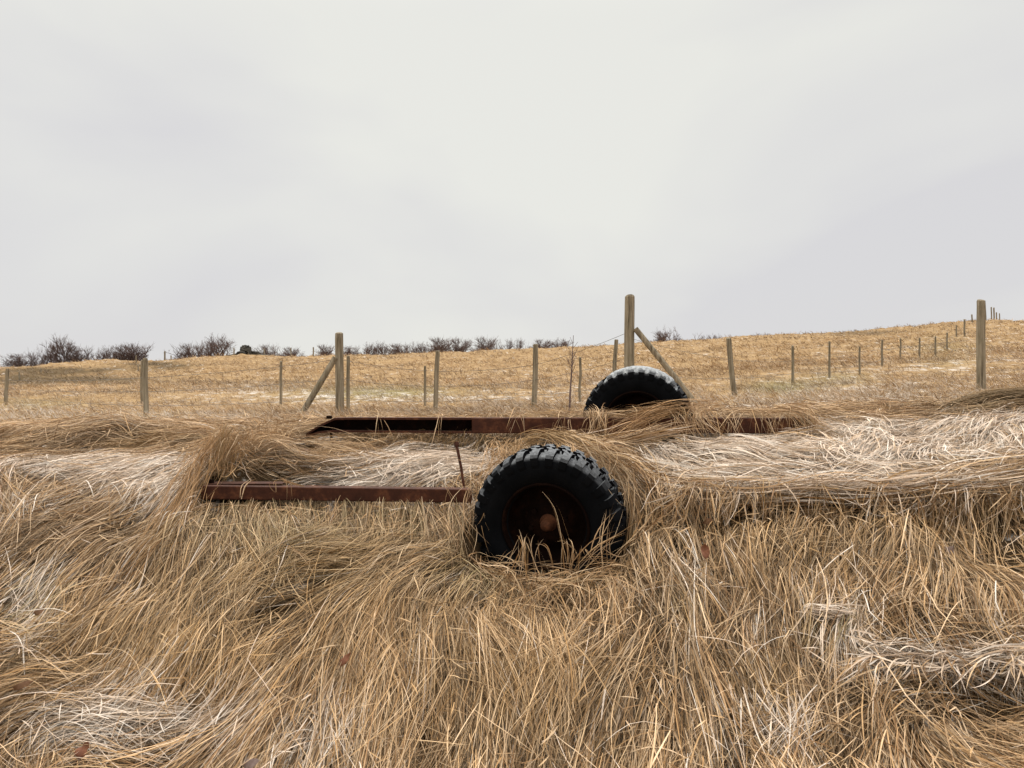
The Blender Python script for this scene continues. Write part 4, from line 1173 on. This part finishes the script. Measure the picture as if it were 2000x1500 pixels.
# ------------------------------------------------------------------ fallen leaves
def leaf(px, py, L, W_, ang, mat, label, lift=.05, tilt=0.5):
    L *= .85; W_ *= .85
    p = hit(px, py)[0]
    d = p[1]; c = at(px, py, d - lift * 1.2)
    v = []; f = []
    n = 9
    for k in range(n):
        t = k / (n - 1); w = math.sin(math.pi * t ** .85) ** .8 * W_ * .5 * (1 + .16 * math.sin(k * 2.3 + px)) * (.72 if (k + int(px)) % 4 == 0 else 1); x = (t - .5) * L
        z = .012 * math.sin(t * 5 + ang) * L / .06
        for q in (-1, 0, 1):
            v.append(np.array([x, q * w * .85, z + abs(q) * w * (.55 + .35 * math.sin(t * 4 + q))]))
    # stalk
    for k in range(n - 1):
        for q in range(2): f.append((k * 3 + q, k * 3 + q + 1, k * 3 + q + 4, k * 3 + q + 3))
    v += [np.array([-L * .5, -.001, 0]), np.array([-L * .5, .001, 0]), np.array([-L * .75, .001, .008]), np.array([-L * .75, -.001, .008])]; m = len(v); f.append((m - 4, m - 3, m - 2, m - 1))
    o = pymesh('dead_leaf', v, f, mat, None, True)
    so = o.modifiers.new('thick', 'SOLIDIFY'); so.thickness = .0008
    e = Matrix.Rotation(R(90 - 25), 4, 'X') @ Matrix.Rotation(tilt * .6, 4, 'X') @ Matrix.Rotation(ang, 4, 'Z')
    o.matrix_world = Matrix.Translation(Vector([float(q) for q in c])) @ e
    tag(o, label, 'leaf', 'dead leaves caught in the grass')


leaf(1377, 1076, .085, .06, 1.5, M_LEAFS[0], 'russet broad leaf on the bank right of the near wheel', .19)
leaf(1383, 1018, .075, .05, .3, M_LEAFS[1], 'brown leaf under the grassy edge above the russet leaf', .14)
leaf(674, 1288, .075, .035, .9, M_LEAFS[0], 'narrow russet leaf low on the bank below the near beam', .15)
leaf(163, 1465, .07, .05, 1.1, M_LEAFS[0], 'russet leaf at the bottom left among frosted blades', .13)
leaf(45, 1338, .08, .035, .4, M_LEAFS[1], 'curled brown leaf at the lower left edge', .13)
leaf(1855, 1075, .075, .05, -.5, M_LEAFS[2], 'grey curled leaf at the right of the bank', .13)
leaf(490, 1490, .06, .05, .2, M_LEAFS[2], 'pale grey leaf at the bottom edge left of centre', .13)
leaf(757, 882, .07, .05, .7, M_LEAFS[3], 'orange leaf on the frosted grass behind the near beam', .08)
leaf(1672, 844, .06, .035, .2, M_LEAFS[3], 'orange brown leaf on the frosted top right of the far beam', .07)
leaf(78, 1194, .05, .04, .8, M_LEAFS[1], 'small brown leaf beside the greenish frosted patch at left', .13)

# ------------------------------------------------------------------ sky, sun, camera
SUN_EL, SUN_ROT = R(62), R(-25)
wd = bpy.data.worlds.new('World'); SC.world = wd; wd.use_nodes = True
nt = wd.node_tree; bg = nt.nodes['Background']
sky = nt.nodes.new('ShaderNodeTexSky'); sky.sky_type = 'NISHITA'; sky.sun_disc = False; sky.sun_elevation = SUN_EL; sky.sun_rotation = SUN_ROT
tc = nt.nodes.new('ShaderNodeTexCoord')
sep = nt.nodes.new('ShaderNodeSeparateXYZ'); nt.links.new(tc.outputs['Generated'], sep.inputs[0])


def wn_(k, **kw):
    x = nt.nodes.new(k)
    for a, b_ in kw.items(): setattr(x, a, b_)
    return x


mp = wn_('ShaderNodeMapping'); mp.inputs['Scale'].default_value = (1.0, 1.0, 2.2); mp.inputs['Rotation'].default_value = (0, .5, .3); mp.inputs['Location'].default_value = (3.1, .4, .7)
nt.links.new(tc.outputs['Generated'], mp.inputs[0])
nz = wn_('ShaderNodeTexNoise'); nz.inputs['Scale'].default_value = 1.7; nz.inputs['Detail'].default_value = 4; nz.inputs['Roughness'].default_value = .45; nz.inputs['Distortion'].default_value = .4
nt.links.new(mp.outputs[0], nz.inputs['Vector'])
cr = wn_('ShaderNodeValToRGB'); e = cr.color_ramp.elements
e[0].position = .38; e[0].color = (.708, .70, .712, 1); e[1].position = .64; e[1].color = (.828, .826, .778, 1)
sk = wn_('ShaderNodeMath', operation='MULTIPLY_ADD'); sk.inputs[1].default_value = -.22
nt.links.new(sep.outputs['X'], sk.inputs[0]); nt.links.new(nz.outputs['Fac'], sk.inputs[2]); nt.links.new(sk.outputs[0], cr.inputs[0])
el = wn_('ShaderNodeMapRange'); el.interpolation_type = 'SMOOTHSTEP'
el.inputs[1].default_value = .42; el.inputs[2].default_value = 1.0; el.inputs[3].default_value = 0.0; el.inputs[4].default_value = 1.0
nt.links.new(sep.outputs['Z'], el.inputs[0])
ov = wn_('ShaderNodeMix', data_type='RGBA', blend_type='MULTIPLY'); ov.inputs[0].default_value = 1
nt.links.new(cr.outputs[0], ov.inputs[6]); zw = wn_('ShaderNodeMix', data_type='RGBA'); zw.inputs[6].default_value = (1, 1, 1, 1); zw.inputs[7].default_value = (3.8, 3.62, 3.32, 1)
nt.links.new(el.outputs[0], zw.inputs[0]); nt.links.new(zw.outputs[2], ov.inputs[7])
sc10 = wn_('ShaderNodeMix', data_type='RGBA', blend_type='MULTIPLY'); sc10.inputs[0].default_value = 1; sc10.inputs[7].default_value = (10, 10, 10, 1)
nt.links.new(ov.outputs[2], sc10.inputs[6])
mx = wn_('ShaderNodeMix', data_type='RGBA'); mx.inputs[0].default_value = .96
nt.links.new(sky.outputs[0], mx.inputs[6]); nt.links.new(sc10.outputs[2], mx.inputs[7])
nt.links.new(mx.outputs[2], bg.inputs[0]); bg.inputs[1].default_value = .1

su = bpy.data.lights.new('sun', 'SUN'); su.energy = 1.5; su.angle = R(25); su.color = (1, .97, .92)
so = bpy.data.objects.new('sun', su); COL.objects.link(so)
# the veiled sun stands high beyond the hill, a little to the left
so.rotation_euler = (-(R(90) - SUN_EL), 0, R(25))
so.location = (0, -5, 20)

cam = bpy.data.cameras.new('camera'); cam.sensor_fit = 'HORIZONTAL'; cam.sensor_width = 36; cam.lens = 36 * F / 2000
cam.clip_start = .05; cam.clip_end = 2000
co = bpy.data.objects.new('camera', cam); COL.objects.link(co)
co.location = (0, 0, EYE); co.rotation_euler = (R(90), 0, 0)
SC.camera = co
SC.view_settings.view_transform = 'Standard'; SC.view_settings.look = 'None'; SC.view_settings.exposure = 0; SC.view_settings.gamma = 1
SC.render.engine = 'CYCLES'
SC.cycles.max_bounces = 4; SC.cycles.diffuse_bounces = 1; SC.cycles.use_adaptive_sampling = True
